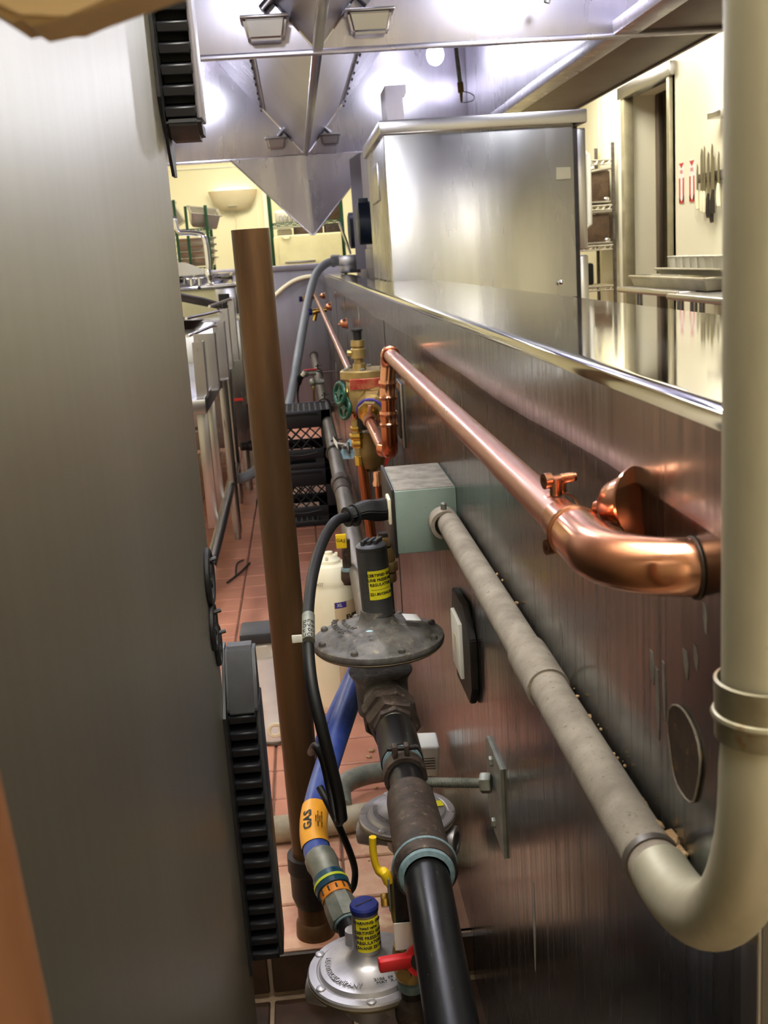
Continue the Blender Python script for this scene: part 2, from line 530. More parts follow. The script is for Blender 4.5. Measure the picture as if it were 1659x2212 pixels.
fl = MB()
fl.box((-3.2, EDGE_Y + 0.012, -0.25), (3.6, 12.6, -0.006))
floor = build('floor', fl, M['grout'], kind='structure', loc=(0, 6, -0.25))
def tile_mesh(sx, sy, sz, m, name):
    t = MB()
    t.box((-sx / 2, -sy / 2, -sz), (sx / 2, sy / 2, 0), 0.003, 1)
    me = bpy.data.meshes.new(name)
    t.bm.to_mesh(me)
    t.bm.free()
    me.materials.append(m)
    return me
def place_piece(me, name, parent, loc, rot=None):
    o = bpy.data.objects.new(name, me)
    COL.objects.link(o)
    o.parent = parent
    o.location = V(loc) - origin_of(parent)
    if rot:
        o.rotation_euler = rot
    return o
tm = tile_mesh(PITCH - 0.006, PITCH - 0.006, 0.012, M['tile'], 'quarry_tile')
tmd = tile_mesh(PITCH - 0.006, PITCH - 0.006, 0.012, M['tile_dirty'], 'quarry_tile_scaled')
far_tiles = MB()
for j in range(0, 58):
    for i in range(-6, 2):
        x = i * PITCH + PITCH / 2 - 0.0
        y = EDGE_Y + j * PITCH + PITCH / 2
        if x > WX - 0.06:
            continue
        dz = random.uniform(-0.0008, 0.0008)
        if j < 38 and i >= -4:
            place_piece(tmd if j < 3 else tm, 'tile', floor, (x, y, dz))
        else:
            far_tiles.box((x - PITCH / 2 + 0.003, y - PITCH / 2 + 0.003, -0.012), (x + PITCH / 2 - 0.003, y + PITCH / 2 - 0.003, dz))
build('far_tiles', far_tiles, M['tile'], floor, kind='stuff', flat=True)
# lower floor in front, with the tiled riser of the step
lf = MB()
lf.box((-3.2, -2.6, LOWZ - 0.2), (3.6, EDGE_Y + 0.012, LOWZ - 0.006))
floor_low = build('floor', lf, M['grout_light'], kind='structure', loc=(0, 0, LOWZ - 0.2))
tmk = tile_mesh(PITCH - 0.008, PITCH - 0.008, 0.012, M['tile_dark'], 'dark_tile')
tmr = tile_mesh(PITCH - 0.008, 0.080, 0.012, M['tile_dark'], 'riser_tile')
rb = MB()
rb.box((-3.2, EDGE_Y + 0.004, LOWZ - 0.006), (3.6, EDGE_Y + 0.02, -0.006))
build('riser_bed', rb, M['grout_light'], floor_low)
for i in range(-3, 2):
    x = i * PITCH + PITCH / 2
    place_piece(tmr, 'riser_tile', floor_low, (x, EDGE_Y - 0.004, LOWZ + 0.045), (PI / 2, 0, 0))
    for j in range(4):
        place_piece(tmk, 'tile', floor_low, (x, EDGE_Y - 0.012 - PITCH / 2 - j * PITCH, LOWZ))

# room shell
sh = MB()
sh.box((2.90, -2.6, -0.3), (3.05, 8.55, 2.85)); sh.box((2.90, 9.70, -0.3), (3.05, 12.6, 2.85)); sh.box((2.90, 8.55, 2.43), (3.05, 9.70, 2.85))
wr = build('wall_right', sh, M['wall_white'], kind='structure')
b = MB(); b.box((2.893, 10.55, 0), (2.90, 10.575, 2.85)); b.box((2.893, 9.76, 2.43), (2.90, 9.785, 2.85)); build('panel_joint', b, M['wall_paint'], wr)
b = MB(); b.box((-3.2, 11.9, -0.3), (3.05, 12.05, 2.85)); wf = build('wall_far', b, M['wall_paint'], kind='structure')
b = MB(); b.box((-0.27, 11.86, 0), (-0.19, 11.9, 2.85), 0.004); b.box((-0.335, 11.885, 0), (-0.325, 11.9, 2.85)); build('corner_post', b, M['wall_white'], wf)
b = MB(); b.box((-3.2, 11.885, 2.24), (-0.3, 11.9, 2.255)); build('panel_joint', b, M['wall_white'], wf)
b = MB(); b.box((-3.35, -2.6, -0.3), (-3.2, 12.05, 2.85)); build('wall_left', b, M['wall_white'], kind='structure')
b = MB(); b.box((-3.35, -2.75, -0.3), (3.05, -2.6, 2.85)); build('wall_near', b, M['wall_white'], kind='structure')
b = MB(); b.box((-3.35, -2.75, 2.85), (3.05, 12.05, 2.95)); build('ceiling', b, M['ceiling'], kind='structure')

# doorway in the right wall
dr = thing('door_1', None, None, (2.9, 9.1, 0)); dr['kind'] = 'structure'
b = MB(); b.box((2.87, 9.66, 0), (2.955, 9.76, 2.47), 0.004)
build('door_jamb', b, M['door_steel'], dr)
b = MB(); b.box((2.87, 8.50, 0), (2.95, 8.56, 2.47), 0.004); build('door_jamb', b, M['door_steel'], dr)
b = MB(); b.box((2.855, 8.44, 2.41), (2.96, 9.80, 2.51), 0.006); build('door_head', b, M['steel'], dr)
b = MB(); b.box((2.90, 9.70, 0), (3.16, 9.78, 2.43)); b.box((2.90, 8.45, 0), (3.16, 8.55, 2.43)); b.box((2.90, 8.45, 2.43), (3.16, 9.78, 2.50)); build('door_reveal', b, M['wall_white'], dr)
b = MB(); b.box((3.155, 9.62, 0), (3.20, 9.76, 2.42), 0.004); build('inner_edge', b, M['plenum'], dr)
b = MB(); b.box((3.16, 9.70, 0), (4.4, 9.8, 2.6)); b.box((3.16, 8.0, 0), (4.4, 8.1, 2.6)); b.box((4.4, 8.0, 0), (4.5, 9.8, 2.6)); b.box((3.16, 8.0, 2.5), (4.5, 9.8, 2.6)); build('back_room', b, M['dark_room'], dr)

# the low stainless wall along the aisle
b = MB(); b.box((WX, 0.535, -0.3), (0.348, 9.3, CAPZ - 0.004))
chase = build('wall_aisle', b, M['wall_steel'], kind='structure', flat=True)
def sweep_y(prof, wob_ids, ya=0.535, yb=9.3):
    m_ = MB()
    rows = []
    for k in range(61):
        y = ya + (yb - ya) * k / 60
        wob = 0.004 * math.sin(y * 3.1) + 0.002 * math.sin(y * 9.0)
        rows.append([m_.bm.verts.new((px, y, pz + (wob if i in wob_ids else 0))) for i, (px, pz) in enumerate(prof)])
    n = len(prof)
    for r0, r1 in zip(rows[:-1], rows[1:]):
        for i in range(n):
            j = (i + 1) % n
            m_.bm.faces.new((r0[i], r0[j], r1[j], r1[i]))
    m_.bm.faces.new(rows[0]); m_.bm.faces.new(rows[-1][::-1])
    return m_
for (ya, yb, xb) in ((0.535, 4.255, 0.505), (4.257, 9.3, 0.350)):
    build('wall_cap', sweep_y([(WX - 0.0045, CAPZ - 0.010), (WX - 0.004, CAPZ - 0.005), (WX - 0.0015, CAPZ - 0.0005), (WX + 0.003, CAPZ + 0.001), (WX + 0.012, CAPZ + 0.001), (xb - 0.004, CAPZ + 0.001), (xb, CAPZ + 0.001), (xb, CAPZ - 0.003), (WX + 0.001, CAPZ - 0.003), (WX + 0.001, CAPZ - 0.010)], (), ya, yb), M['cap_steel'], chase, label='shiny folded steel cap')
build('cap_apron', sweep_y([(WX - 0.004, 1.080), (WX - 0.004, CAPZ - 0.010), (WX + 0.001, CAPZ - 0.010), (WX + 0.001, 1.080)], (0, 3)), M['apron_steel'], chase)
for y in (3.05, 4.28, 5.5, 6.72, 7.95):
    b = MB(); b.box((WX - 0.002, y, 0), (WX, y + 0.05, 1.078), 0.0006, 1)
    build('seam_strip', b, M['wall_steel'], chase)
b = MB(); b.box((WX - 0.0025, 0.535, -0.25), (WX, 0.56, 1.08), 0.0008, 1); build('seam_strip', b, M['steel'], chase)
# hole plug scar low on the wall near the riser
b = MB()
pts = [V((WX - 0.0015, 0.66 + 0.030 * math.cos(a) * (1 + 0.12 * math.sin(3 * a)), 0.918 + 0.034 * math.sin(a) * (1 + 0.1 * math.cos(2 * a)))) for a in [2 * PI * i / 22 for i in range(22)]]
b.prism(pts, (0.004, 0, 0)); build('hole_plug', b, M['stain'], chase, label='stained oval hole plug')
b = MB(); b.tube(pts + [pts[0]], 0.0008, 6); build('plug_rim', b, M['conduit'], chase)
for (px, y0_, y1_, w_) in ((1406, 1402, 1480, 5), (1418, 1440, 1600, 4), (1432, 1425, 1560, 3), (1478, 1400, 1470, 7), (1500, 1390, 1450, 5), (1520, 1300, 1370, 4), (1152, 1900, 2100, 2), (1210, 1330, 1400, 2)):
    q = [atx(px - w_ * 0.3, y0_, WX), atx(px + w_ * 0.8, y0_ + 8, WX), atx(px + w_ + 3, (y0_ + y1_) / 2, WX), atx(px + w_ * 0.4 + 5, y1_, WX), atx(px + 4, y1_ - 6, WX), atx(px, (y0_ + y1_) / 2, WX)]
    b = MB(); b.prism([p + V((-0.0004, 0, 0)) for p in q], (0.0006, 0, 0)); build('drip_stain', b, M['dust'], chase)

# ================================================================== left cabinet with corner vents
PX = -0.15
cab = thing('oven_cabinet', 'tall brushed steel oven cabinet filling the left side, with two black corner vents', 'cabinet', (PX - 0.3, 0.8, LOWZ))
b = MB(); b.box((PX - 0.62, -0.5, LOWZ + 0.02), (PX, 1.49, 1.95), 0.004); build('side_panel', b, M['panel'], cab)
b = MB(); b.box((PX - 0.60, 1.484, LOWZ + 0.02), (PX - 0.012, 1.53, 1.94), 0.004); build('end_flange', b, M['steel'], cab)
b = MB(); b.box((PX - 0.60, -0.45, LOWZ), (PX - 0.02, 1.50, LOWZ + 0.10)); build('plinth', b, M['black_fit'], cab)
def corner_vent(z0, z1, up):
    """louvred plastic cover on the far edge; one end of it is chamfered (up: the top end)"""
    xo, xi = PX + 0.050, PX - 0.026
    ya, yb = 1.475, 1.555
    c = 0.075
    h = MB()
    # base plate wrapping the panel edge
    if up:
        base = [(ya - 0.03, z0), (ya - 0.03, z1 - c), (yb - 0.03, z1), (yb, z1), (yb, z0)]
    else:
        base = [(ya - 0.03, z1), (ya - 0.03, z0 + c * 0.7), (yb - 0.03, z0 - 0.035), (yb, z0 - 0.035), (yb, z1)]
    h.prism([(PX + 0.0005, y, z) for y, z in base], (0.004, 0, 0))
    hb = build('vent_cover', h, M['black_plastic'], cab, label='black louvred corner vent, %s one' % ('lower' if up else 'upper'))
    s = MB()
    zt = z1 - (c if up else 0.0)
    zb = z0 + (0.0 if up else 0.03)
    # outer shell facing the aisle and back
    s.box((xo - 0.008, ya + 0.012, zb), (xo, yb, zt), 0.003)
    s.box((PX, yb - 0.006, zb), (xo, yb, zt), 0.002)
    build('vent_shell', s, M['dark_plastic'] if up else M['bin'], hb)  # upper shell gets a paler lilac grey: the light on it is painted in
    e = MB()
    if up:
        e.prism([(PX + 0.003, ya + 0.0, zt), (PX + 0.003, ya + 0.05, z1), (PX + 0.003, yb, z1), (PX + 0.003, yb, zt - 0.004), (PX + 0.003, ya, zt - 0.012)], (0.045, 0, 0))
    else:
        e.prism([(PX + 0.003, ya, zb), (PX + 0.003, ya, zb - 0.006), (PX + 0.003, ya + 0.03, zb - 0.022), (PX + 0.003, yb, zb - 0.022), (PX + 0.003, yb, zb)], (0.045, 0, 0))
    bmesh.ops.bevel(e.bm, geom=e.bm.edges[:], offset=0.005, segments=2, affect='EDGES')
    build('vent_end', e, M['dark_plastic'], hb)
    q_ = MB(); q_.box((PX + 0.004, ya + 0.041, zb), (xo - 0.006, ya + 0.046, zt)); build('vent_back', q_, M['black_plastic'], hb)
    n = int((zt - zb) / 0.0245)
    for k in range(n):
        z = zb + (k + 0.5) * (zt - zb) / n
        t = MB()
        t.prism([(PX + 0.004, ya, z + 0.001), (PX + 0.004, ya + 0.003, z - 0.0115), (PX + 0.004, ya + 0.04, z + 0.001), (PX + 0.004, ya + 0.04, z + 0.011)], (0.040, 0, 0))
        bmesh.ops.bevel(t.bm, geom=t.bm.edges[:], offset=0.0018, segments=1, affect='EDGES')
        build('slat', t, M['crate'], hb)
corner_vent(0.235, 0.716, True)
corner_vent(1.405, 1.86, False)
# three round spoked plugs by the far edge of the panel
for (yy, zz, r) in ((1.440, 0.848, 0.040), (1.430, 0.782, 0.034), (1.468, 0.742, 0.030)):
    p = MB(); p.ring((PX + 0.002, yy, zz), (1, 0, 0), r * 0.86, r * 0.14, 28, 8); p.cyl((PX, yy, zz), (PX + 0.004, yy, zz), r * 0.3, n=16)
    pl = build('vent_plug', p, M['black_plastic'], cab)
    for k in range(6):
        a = k * PI / 3 + 0.3
        q = MB(); q.tube([(PX + 0.003, yy + r * 0.2 * math.cos(a), zz + r * 0.2 * math.sin(a)), (PX + 0.003, yy + r * 0.85 * math.cos(a), zz + r * 0.85 * math.sin(a))], 0.002, 6)
        build('spoke', q, M['dark_plastic'], pl)
    q = MB(); q.cyl((PX + 0.002, yy, zz + r * 0.55), (PX + 0.014, yy + 0.004, zz + r * 0.6), 0.003, n=8); build('clip', q, M['black_plastic'], pl)

# things very close to the camera, at the frame's edge
b = MB(); b.prism([(-0.1495, 0.34, 1.372), (-0.10, 0.34, 1.340), (-0.0715, 0.34, 1.3195), (-0.058, 0.34, 1.3215), (-0.012, 0.34, 1.334), (-0.012, 0.34, 1.42), (-0.1495, 0.34, 1.42)], (0, 0.03, 0))
bmesh.ops.bevel(b.bm, geom=b.bm.edges[:], offset=0.003, segments=2, affect='EDGES')
finish(build('shelf_corner', b, M['beige_blur']), 'blurred beige shelf corner hanging into the top left edge of the picture', 'bracket')
b = MB(); b.tube([(-0.1225, 0.30, LOWZ), (-0.1215, 0.30, 1.03), (-0.1255, 0.30, 1.111), (-0.135, 0.30, 1.3)], 0.0285, 28)
finish(build('brown_post', b, M['brown_post']), 'blurred orange-brown post edge close by in the bottom left corner', 'post')

# ================================================================== brown copper drain pipe
dp = thing('drain_pipe', 'tall open-topped brown copper drain pipe standing in the aisle', 'pipe', (-0.062, 1.895, 0))
p0, p1 = at(540, 495, 1.88), V((-0.062, 1.895, 0.0))
axd = (p1 - p0).normalized()
b = MB(); L_ = (p1 - p0).length
b.lathe(p0, axd, [(0, 0.0285), (0, 0.0312), (L_, 0.0312)], 40); b.lathe(p0, axd, [(0, 0.0285), (0.25, 0.0285), (0.25, 0)], 40)
build('pipe', b, M['copper_old'], dp)
def on_pole(z):
    t = (1.3 - z) / 1.3
    return p0.lerp(p1, t)
b = MB(); b.lathe(on_pole(0.168), axd, [(0, 0.0314), (0, 0.041), (0.03, 0.042), (0.034, 0.039), (0.085, 0.039), (0.105, 0.033), (0.105, 0.031)], 32)
build('coupling', b, M['black_fit'], dp)
b = MB(); b.lathe(on_pole(0.012), axd, [(-0.02, 0.031), (-0.014, 0.036), (0.012, 0.038), (0.012, 0.031)], 32); build('floor_collar', b, M['copper_old'], dp)

# ================================================================== copper water line on the wall
CX, CZ, CR = 0.183, 1.050, 0.0143
cw = thing('copper_water_line', 'shiny copper water pipe along the stainless wall with a wide elbow into it', 'pipe', (CX, 1.5, CZ))
b = MB(); b.cyl((CX, 0.765, CZ), (CX, 2.33, CZ), CR, n=32); build('pipe', b, M['copper_pipe'], cw)
b = MB()
path = [V((CX, 0.792, CZ)), V((CX, 0.770, CZ)), V((CX, 0.745, CZ))]
path += arc_path((CX + 0.062, 0.705, CZ), (-1, 0, 0), (0, -1, 0), 0.062, 0.0, PI / 2, 12)
path[3:] = [V((p.x, p.y + 0.0, p.z)) for p in path[3:]]
path += [V((WX + 0.02, 0.643, CZ))]
rad = [CR + 0.001, CR + 0.0026, CR + 0.0042] + [CR + 0.0044] * 13 + [CR + 0.0036]
b.tube(path, rad, 32); build('elbow', b, M['copper'], cw)
b = MB(); b.ring((CX, 0.752, CZ), (0, 1, 0), CR + 0.0036, 0.0022, 36, 8); build('elbow_bead', b, M['copper'], cw)
b = MB(); b.ring((WX - 0.0005, 0.643, CZ), (1, 0, 0), CR + 0.0045, 0.0014, 32, 8); build('wall_sealant', b, M['stain'], cw, label='grey sealant ring at the wall')
DY = 2.33
b = MB(); b.tube([V((CX, DY - 0.035, CZ))] + arc_path((CX, DY - 0.0, CZ - 0.030), (0, 0, 1), (0, 1, 0), 0.030, 0.0, PI / 2, 8)[:1] + arc_path((CX, DY - 0.0, CZ - 0.032), (0, 0, 1), (0, 1, 0), 0.032, 0.15, PI / 2, 8) + [V((CX - 0.004, DY + 0.032, CZ - 0.06))], CR + 0.003, 26); build('top_elbow', b, M['copper'], cw)
b = MB(); b.ring((CX, DY - 0.035, CZ), (0, 1, 0), CR + 0.003, 0.003, 32, 8); build('elbow_bead', b, M['copper'], cw)
dx0, dx1 = V((CX - 0.004, DY + 0.032, CZ - 0.05)), V((CX - 0.008, DY + 0.032, 0.885))
dd = (dx1 - dx0).normalized()
b = MB(); b.cyl(dx0, dx1, CR + 0.001, n=28); build('drop_pipe', b, M['copper_red'], cw)
for (h0, h1) in ((0.008, 0.050), (0.074, 0.108)):
    b = MB(); q0 = dx0 + dd * h0
    b.lathe(q0, dd, [(0, CR + 0.001), (0, CR + 0.005), (0.006, CR + 0.006), (0.010, CR + 0.0035), (h1 - h0 - 0.010, CR + 0.0035), (h1 - h0 - 0.006, CR + 0.0065), (h1 - h0, CR + 0.005), (h1 - h0, CR + 0.001)], 28)
    build('press_coupling', b, M['copper'], cw)
lowc = V((CX - 0.008, DY + 0.032, 0.868))
b = MB(); b.tube([dx1 + V((0, 0, 0.03)), dx1] + arc_path(lowc + V((0, 0.034, 0.0)), (0, -1, 0), (0, 0, -1), 0.034, 0.05, PI / 2, 8) + [V((CX - 0.02, DY + 0.09, 0.834))], CR + 0.0035, 26); build('bottom_elbow', b, M['copper_red'], cw)
RY = 2.78   # the brass valve stands here
b = MB(); b.cyl((CX - 0.02, DY + 0.08, 0.836), (0.150, RY - 0.10, 0.868), CR - 0.001, n=24); build('feed_pipe', b, M['copper_pipe'], cw)
b = MB(); b.ring_sleeve((0.1545, RY - 0.15, 0.8635), (0.152, RY - 0.12, 0.866), CR, CR + 0.004); b.box((0.148, RY - 0.145, 0.876), (0.158, RY - 0.135, 0.906), 0.002); build('pipe_clip', b, M['copper_pipe'], cw)

# bell hanger that carries the copper line
def bell_hanger(name, wall_pt, pipe_pt, rb, label, group, clampr, detail=True):
    wp, pp = V(wall_pt), V(pipe_pt)
    d = (pp - wp).normalized()
    t = thing(name, label, 'pipe hanger', wp, group)
    b = MB(); b.lathe(wp, d, [(0, 0), (0, rb * 1.22), (rb * 0.10, rb * 1.22), (rb * 0.2, rb * 1.06), (rb * 0.55, rb * 0.98), (rb * 1.1, rb * 0.82), (rb * 1.45, rb * 0.52), (rb * 1.55, rb * 0.3), (rb * 1.9, rb * 0.26), (rb * 1.9, 0)], 28)
    build('bell', b, M['copper'], t)
    ax = V((0, 1, 0))
    b = MB(); w_ = clampr * 0.28
    b.ring_sleeve(pp - ax * w_, pp + ax * w_, clampr + 0.0002, clampr * 1.12, 28); build('split_ring', b, M['copper'], t)
    if detail:
        for sgn in (1, -1):
            k = pp + V((0.0 * sgn, 0, sgn * clampr * 1.0))
            b = MB()
            b.cyl(k + V((-0.003, -0.004, 0)), k + V((-0.003, -0.004, sgn * 0.013)), 0.0048, n=14); b.cyl(k + V((0.003, 0.004, 0)), k + V((0.003, 0.004, sgn * 0.012)), 0.004, n=14)
            build('ear', b, M['copper'], t)
            b = MB(); s0 = k + V((-0.012, -0.003, sgn * 0.011)); s1 = k + V((0.014, 0.003, sgn * 0.0115))
            b.cyl(s0, s0 + (s1 - s0) * 0.22, 0.0062, n=16); b.cyl(s0, s1, 0.0034, n=12)
            for q in range(8):
                c = s0 + (s1 - s0) * (0.55 + 0.05 * q); b.ring(c, s1 - s0, 0.0034, 0.0006, 12, 5)
            build('screw', b, M['copper'], t)
    return t
bell_hanger('bell_hanger', (WX, 0.748, 1.068), (CX + 0.004, 0.815, CZ), 0.0225, 'copper bell hanger with clamp screws beside the big copper elbow', None, CR + 0.0006)

# ================================================================== grey conduit along the wall and the riser
KX, KZ, KR = 0.2105, 0.832, 0.0192
cn = thing('conduit', 'dusty grey conduit running along the wall from the junction box and curving up', 'conduit', (KX, 1.2, KZ))
b = MB(); b.cyl((KX, 1.70, KZ), (KX, 0.655, KZ + 0.004), KR - 0.0008, n=36); build('run', b, M['conduit'], cn)
b = MB(); b.lathe((KX, 0.985, KZ + 0.002), (0, 1, 0), [(0, KR - 0.001), (0, KR + 0.0022), (0.10, KR + 0.0022), (0.10, KR - 0.001)], 36); build('sleeve', b, M['conduit'], cn)
b = MB(); pth = arc_path((KX + 0.001, 0.648, KZ + 0.156), (0, 0, -1), (0, -1, 0), 0.152, -0.05, PI / 2, 20) + [V((0.2135, 0.496, 1.02))]
b.tube(pth, KR + 0.0006, 36); build('bend', b, M['conduit_v'], cn, label='bare metal bend')
b = MB(); b.ring_sleeve((KX, 0.672, KZ + 0.003), (KX, 0.665, KZ + 0.003), KR - 0.002, KR + 0.0016, 36); build('joint_ring', b, M['iron_grey'], cn)
b = MB(); b.cyl((0.2135, 0.496, 1.0), (0.2135, 0.496, 2.03), KR + 0.0014, n=40); build('riser', b, M['conduit_v'], cn, label='pale galvanised riser')
b = MB(); b.lathe((0.2135, 0.496, 1.006), (0, 0, 1), [(0, KR + 0.001), (0, KR + 0.0045), (0.030, KR + 0.005), (0.0305, KR + 0.0035), (0.008, KR + 0.0025)], 40)
b.ring((0.2135, 0.496, 1.018), (0, 0, 1), KR + 0.0042, 0.0024, 40, 8); b.box((0.232, 0.470, 1.008), (0.236, 0.53, 1.033), 0.001)
st = build('pipe_strap', b, M['strap'], cn, label='zinc strap round the riser')
b = MB(); b.ball((0.2260, 0.4745, 1.014), 0.0036, (1, 0.5, 1), 12); build('rivet', b, M['chrome'], st)
b = MB(); b.lathe((KX - 0.006, 1.688, KZ - 0.002), (0, 1, 0), [(0, KR - 0.002), (0, KR + 0.004), (0.012, KR + 0.005), (0.034, KR + 0.005), (0.036, KR + 0.004), (0.05, KR + 0.001)], 32)
co = build('box_connector', b, M['conduit'], cn)
b = MB(); b.cyl((KX - 0.006, 1.70, KZ + 0.018), (KX - 0.006, 1.70, KZ + 0.030), 0.0048, n=14); b.ball((KX - 0.006, 1.70, KZ + 0.030), 0.0050, (1, 1, 0.7), 12); build('set_screw', b, M['galv'], co)
# bits of debris caught between conduit and wall
cr = MB()
for k in range(34):
    y = 0.655 + random.random() ** 2.6 * 0.95
    s_ = random.uniform(0.0007, 0.0027) * (1.2 if y < 0.75 else 0.6)
    xx = WX - random.uniform(0.002, 0.007)
    cr.box((xx - s_, y - s_ * 1.4, KZ + 0.0125), (xx + s_, y + s_ * 1.4, KZ + 0.0135 + s_ * 1.2), 0.0006, 1, rot=(random.random(), random.random(), random.random()))
finish(build('debris', cr, M['crumb'], flat=True), 'tan crumbs of debris caught between the grey conduit and the wall', 'debris', kind='stuff')

# ================================================================== junction box with receptacle, plug and cord
jb = thing('junction_box', 'grey-green metal junction box on the wall with a dusty top', 'junction box', (0.18, 1.85, 0.775))
b = MB(); b.box((0.130, 1.740, 0.775), (WX, 1.960, 0.880), 0.0022); build('body', b, M['box_grey'], jb)
b = MB(); b.box((0.1325, 1.743, 0.8798), (WX - 0.002, 1.957, 0.8812), 0.0006, 1); build('dust_layer', b, M['dust'], jb)
b = MB(); b.box((0.1255, 1.736, 0.770), (0.1305, 1.962, 0.884), 0.0015); cp = build('cover_plate', b, M['black_fit'], jb)
b = MB(); b.box((0.1195, 1.752, 0.822), (0.1258, 1.80, 0.866), 0.003); build('receptacle', b, M['ivory'], cp)
PLY = 1.775
cord = thing('power_cord', 'thick black power cord with a moulded plug hanging in front of the brown pipe', 'cord', (0.06, 1.6, 0.2))
pA, pB = V((0.1195, PLY, 0.846)), at(748, 1117, 1.735)
b = MB(); b.tube(smooth_path([pA, pA.lerp(pB, 0.25), pA.lerp(pB, 0.6) + V((0, 0, 0.005)), pB], 4), [0.0195, 0.0200, 0.0200, 0.0200, 0.0195, 0.0195, 0.0190, 0.0180, 0.0165, 0.0150, 0.0140, 0.0132, 0.0130], 6)
bmesh.ops.bevel(b.bm, geom=b.bm.edges[:], offset=0.002, segments=2, affect='EDGES'); build('plug', b, M['rubber'], cord)
b = MB(); b.cyl(pB + (pA - pB) * 0.05, pB, 0.0165, n=16); b.cyl(pB + (pA - pB) * 0.22, pB + (pA - pB) * 0.17, 0.0185, n=16); build('strain_relief', b, M['rubber'], cord)
cpts = [at(752, 1117, 1.735), at(725, 1126, 1.70), at(698, 1168, 1.64), at(676, 1240, 1.55), at(666, 1320, 1.48), at(666, 1400, 1.42), at(674, 1480, 1.38), at(692, 1560, 1.36), at(712, 1640, 1.36), at(730, 1715, 1.37), at(738, 1768, 1.39)]
b = MB(); b.tube(smooth_path(cpts, 6), 0.0083, 14); build('cable', b, M['rubber'], cord)
b = MB(); b.tube(smooth_path([at(738, 1768, 1.392), at(728, 1772, 1.42), at(712, 1700, 1.45), at(698, 1640, 1.45), at(682, 1612, 1.46), at(672, 1625, 1.58)], 6), 0.0062, 12); build('cable', b, M['rubber'], cord)
b = MB(); b.tube(smooth_path([at(690, 1700, 1.62), at(712, 1742, 1.60), at(738, 1798, 1.62), at(759, 1850, 1.66), at(767, 1885, 1.70), at(762, 1918, 1.72), at(745, 1935, 1.78)], 6), 0.0058, 12); build('cable', b, M['rubber'], cord)
tg0, tg1 = at(666.5, 1385, 1.42), at(666, 1330, 1.47)
ta = (tg1 - tg0).normalized()
b = MB(); b.cyl(tg0, tg1, 0.0090, n=20); tag_ = build('cord_tag', b, M['galv'], cord, label='clear printed sleeve')
for k, s_ in enumerate(('ucti', 't to', 'ove', 'pre')):
    build('lettering', text_mb(s_, 0.0125, on_cyl(tg0, ta, (0, -1, 0), 0.0091, 0.005 + k * 0.0095)), M['ink'], tag_)
b = MB(); b.box(tg0 + V((-0.022, -0.006, 0.001)), tg0 + V((-0.008, -0.004, 0.012)), 0.001); build('tag_end', b, M['clear'], tag_)

# ================================================================== large dark regulator (2 inch gas line)
CAM_SCALE = (V((0.0835, 1.2, 0.636)), V((0.10187, 1.464, 0.50092)), 1.22)
RC = V((0.0765, 1.505, 0.722))
rg = thing('gas_regulator', 'large dusty dark grey gas regulator disc with a yellow-labelled tower', 'regulator', (RC.x, RC.y, 0.60))
R = 0.0935
b = MB(); b.lathe(RC + V((0, 0, -0.010)), (0, 0, 1), [(0, 0), (0, R), (0.004, R + 0.0015), (0.009, R + 0.0005), (0.0105, R - 0.002), (0.0112, R - 0.012), (0.0125, R - 0.0155), (0.0190, R - 0.0225), (0.0212, R - 0.029), (0.0235, 0.056), (0.0265, 0.043), (0.029, 0.033), (0.034, 0.0265), (0.044, 0.0235), (0.05, 0.0225), (0.05, 0)], 56)
build('diaphragm_cover', b, M['reg_dark'], rg)
b = MB(); b.lathe(RC + V((0, 0, -0.020)), (0, 0, 1), [(0, 0), (0, 0.05), (0.001, R - 0.014), (0.005, R - 0.003), (0.0085, R + 0.0005), (0.0095, R - 0.001), (0.0095, 0)], 56); build('lower_flange', b, M['rim_tan'], rg)
for k in range(8):
    a = 2 * PI * k / 8 + 0.32
    c = RC + V((math.cos(a) * (R - 0.0085), math.sin(a) * (R - 0.0085), 0.0005))
    b = MB(); b.cyl(c, c + V((0, 0, 0.005)), 0.0052, n=12); b.ball(c + V((0, 0, 0.005)), 0.0045, (1, 1, 0.6), 10); build('bolt', b, M['reg_dark'], rg)
tw0 = RC + V((0.002, 0, 0.034))
tax = V((-0.03, 0, 1)).normalized()
b = MB(); b.lathe(tw0, tax, [(0, 0.024), (0.004, 0.0222), (0.094, 0.0222), (0.096, 0.0215), (0.096, 0)], 36); twr = build('tower', b, M['reg_tower'], rg)
b = MB(); b.lathe(tw0 + tax * 0.094, tax, [(0, 0.0205), (0.001, 0.0222), (0.006, 0.0222), (0.009, 0.0185), (0.010, 0.0)], 30)
for sx in (-1, 0, 1):
    c = tw0 + tax * 0.106 + V((sx * 0.009 + 0.001, 0, 0))
    b.box(c + V((-0.0026, -0.012, -0.004)), c + V((0.0026, 0.012, 0.0035)), 0.001, 1, rot=(0, 0, -0.45))
build('seal_cap', b, M['dark_plastic'], rg, label='ridged dark cap')
b = MB(); b.patch(tw0, tax, (0.10, -1, 0), 0.0223, -0.55, 1.05, 0.026, 0.068); lb = build('warning_label', b, M['label_yellow'], twr)
for k, (s_, sz) in enumerate((('CERTIFIED GAS', 0.0062), ('LINE PRESSURE', 0.0062), ('REGULATOR', 0.0062), ('', 1), ('Z21.80/CSA6.22', 0.0056))):
    if s_:
        build('lettering', text_mb(s_, sz * 0.92, on_cyl(tw0, tax, (0.10, -1, 0), 0.0231, 0.0615 - k * 0.0068, 0.25), bold=0.00012), M['ink'], lb)
b = MB(); b.patch(tw0, tax, (0.10, -1, 0), 0.0228, -0.4, 0.95, 0.0405, 0.0409, 10, 0.0002); build('label_line', b, M['ink'], lb)
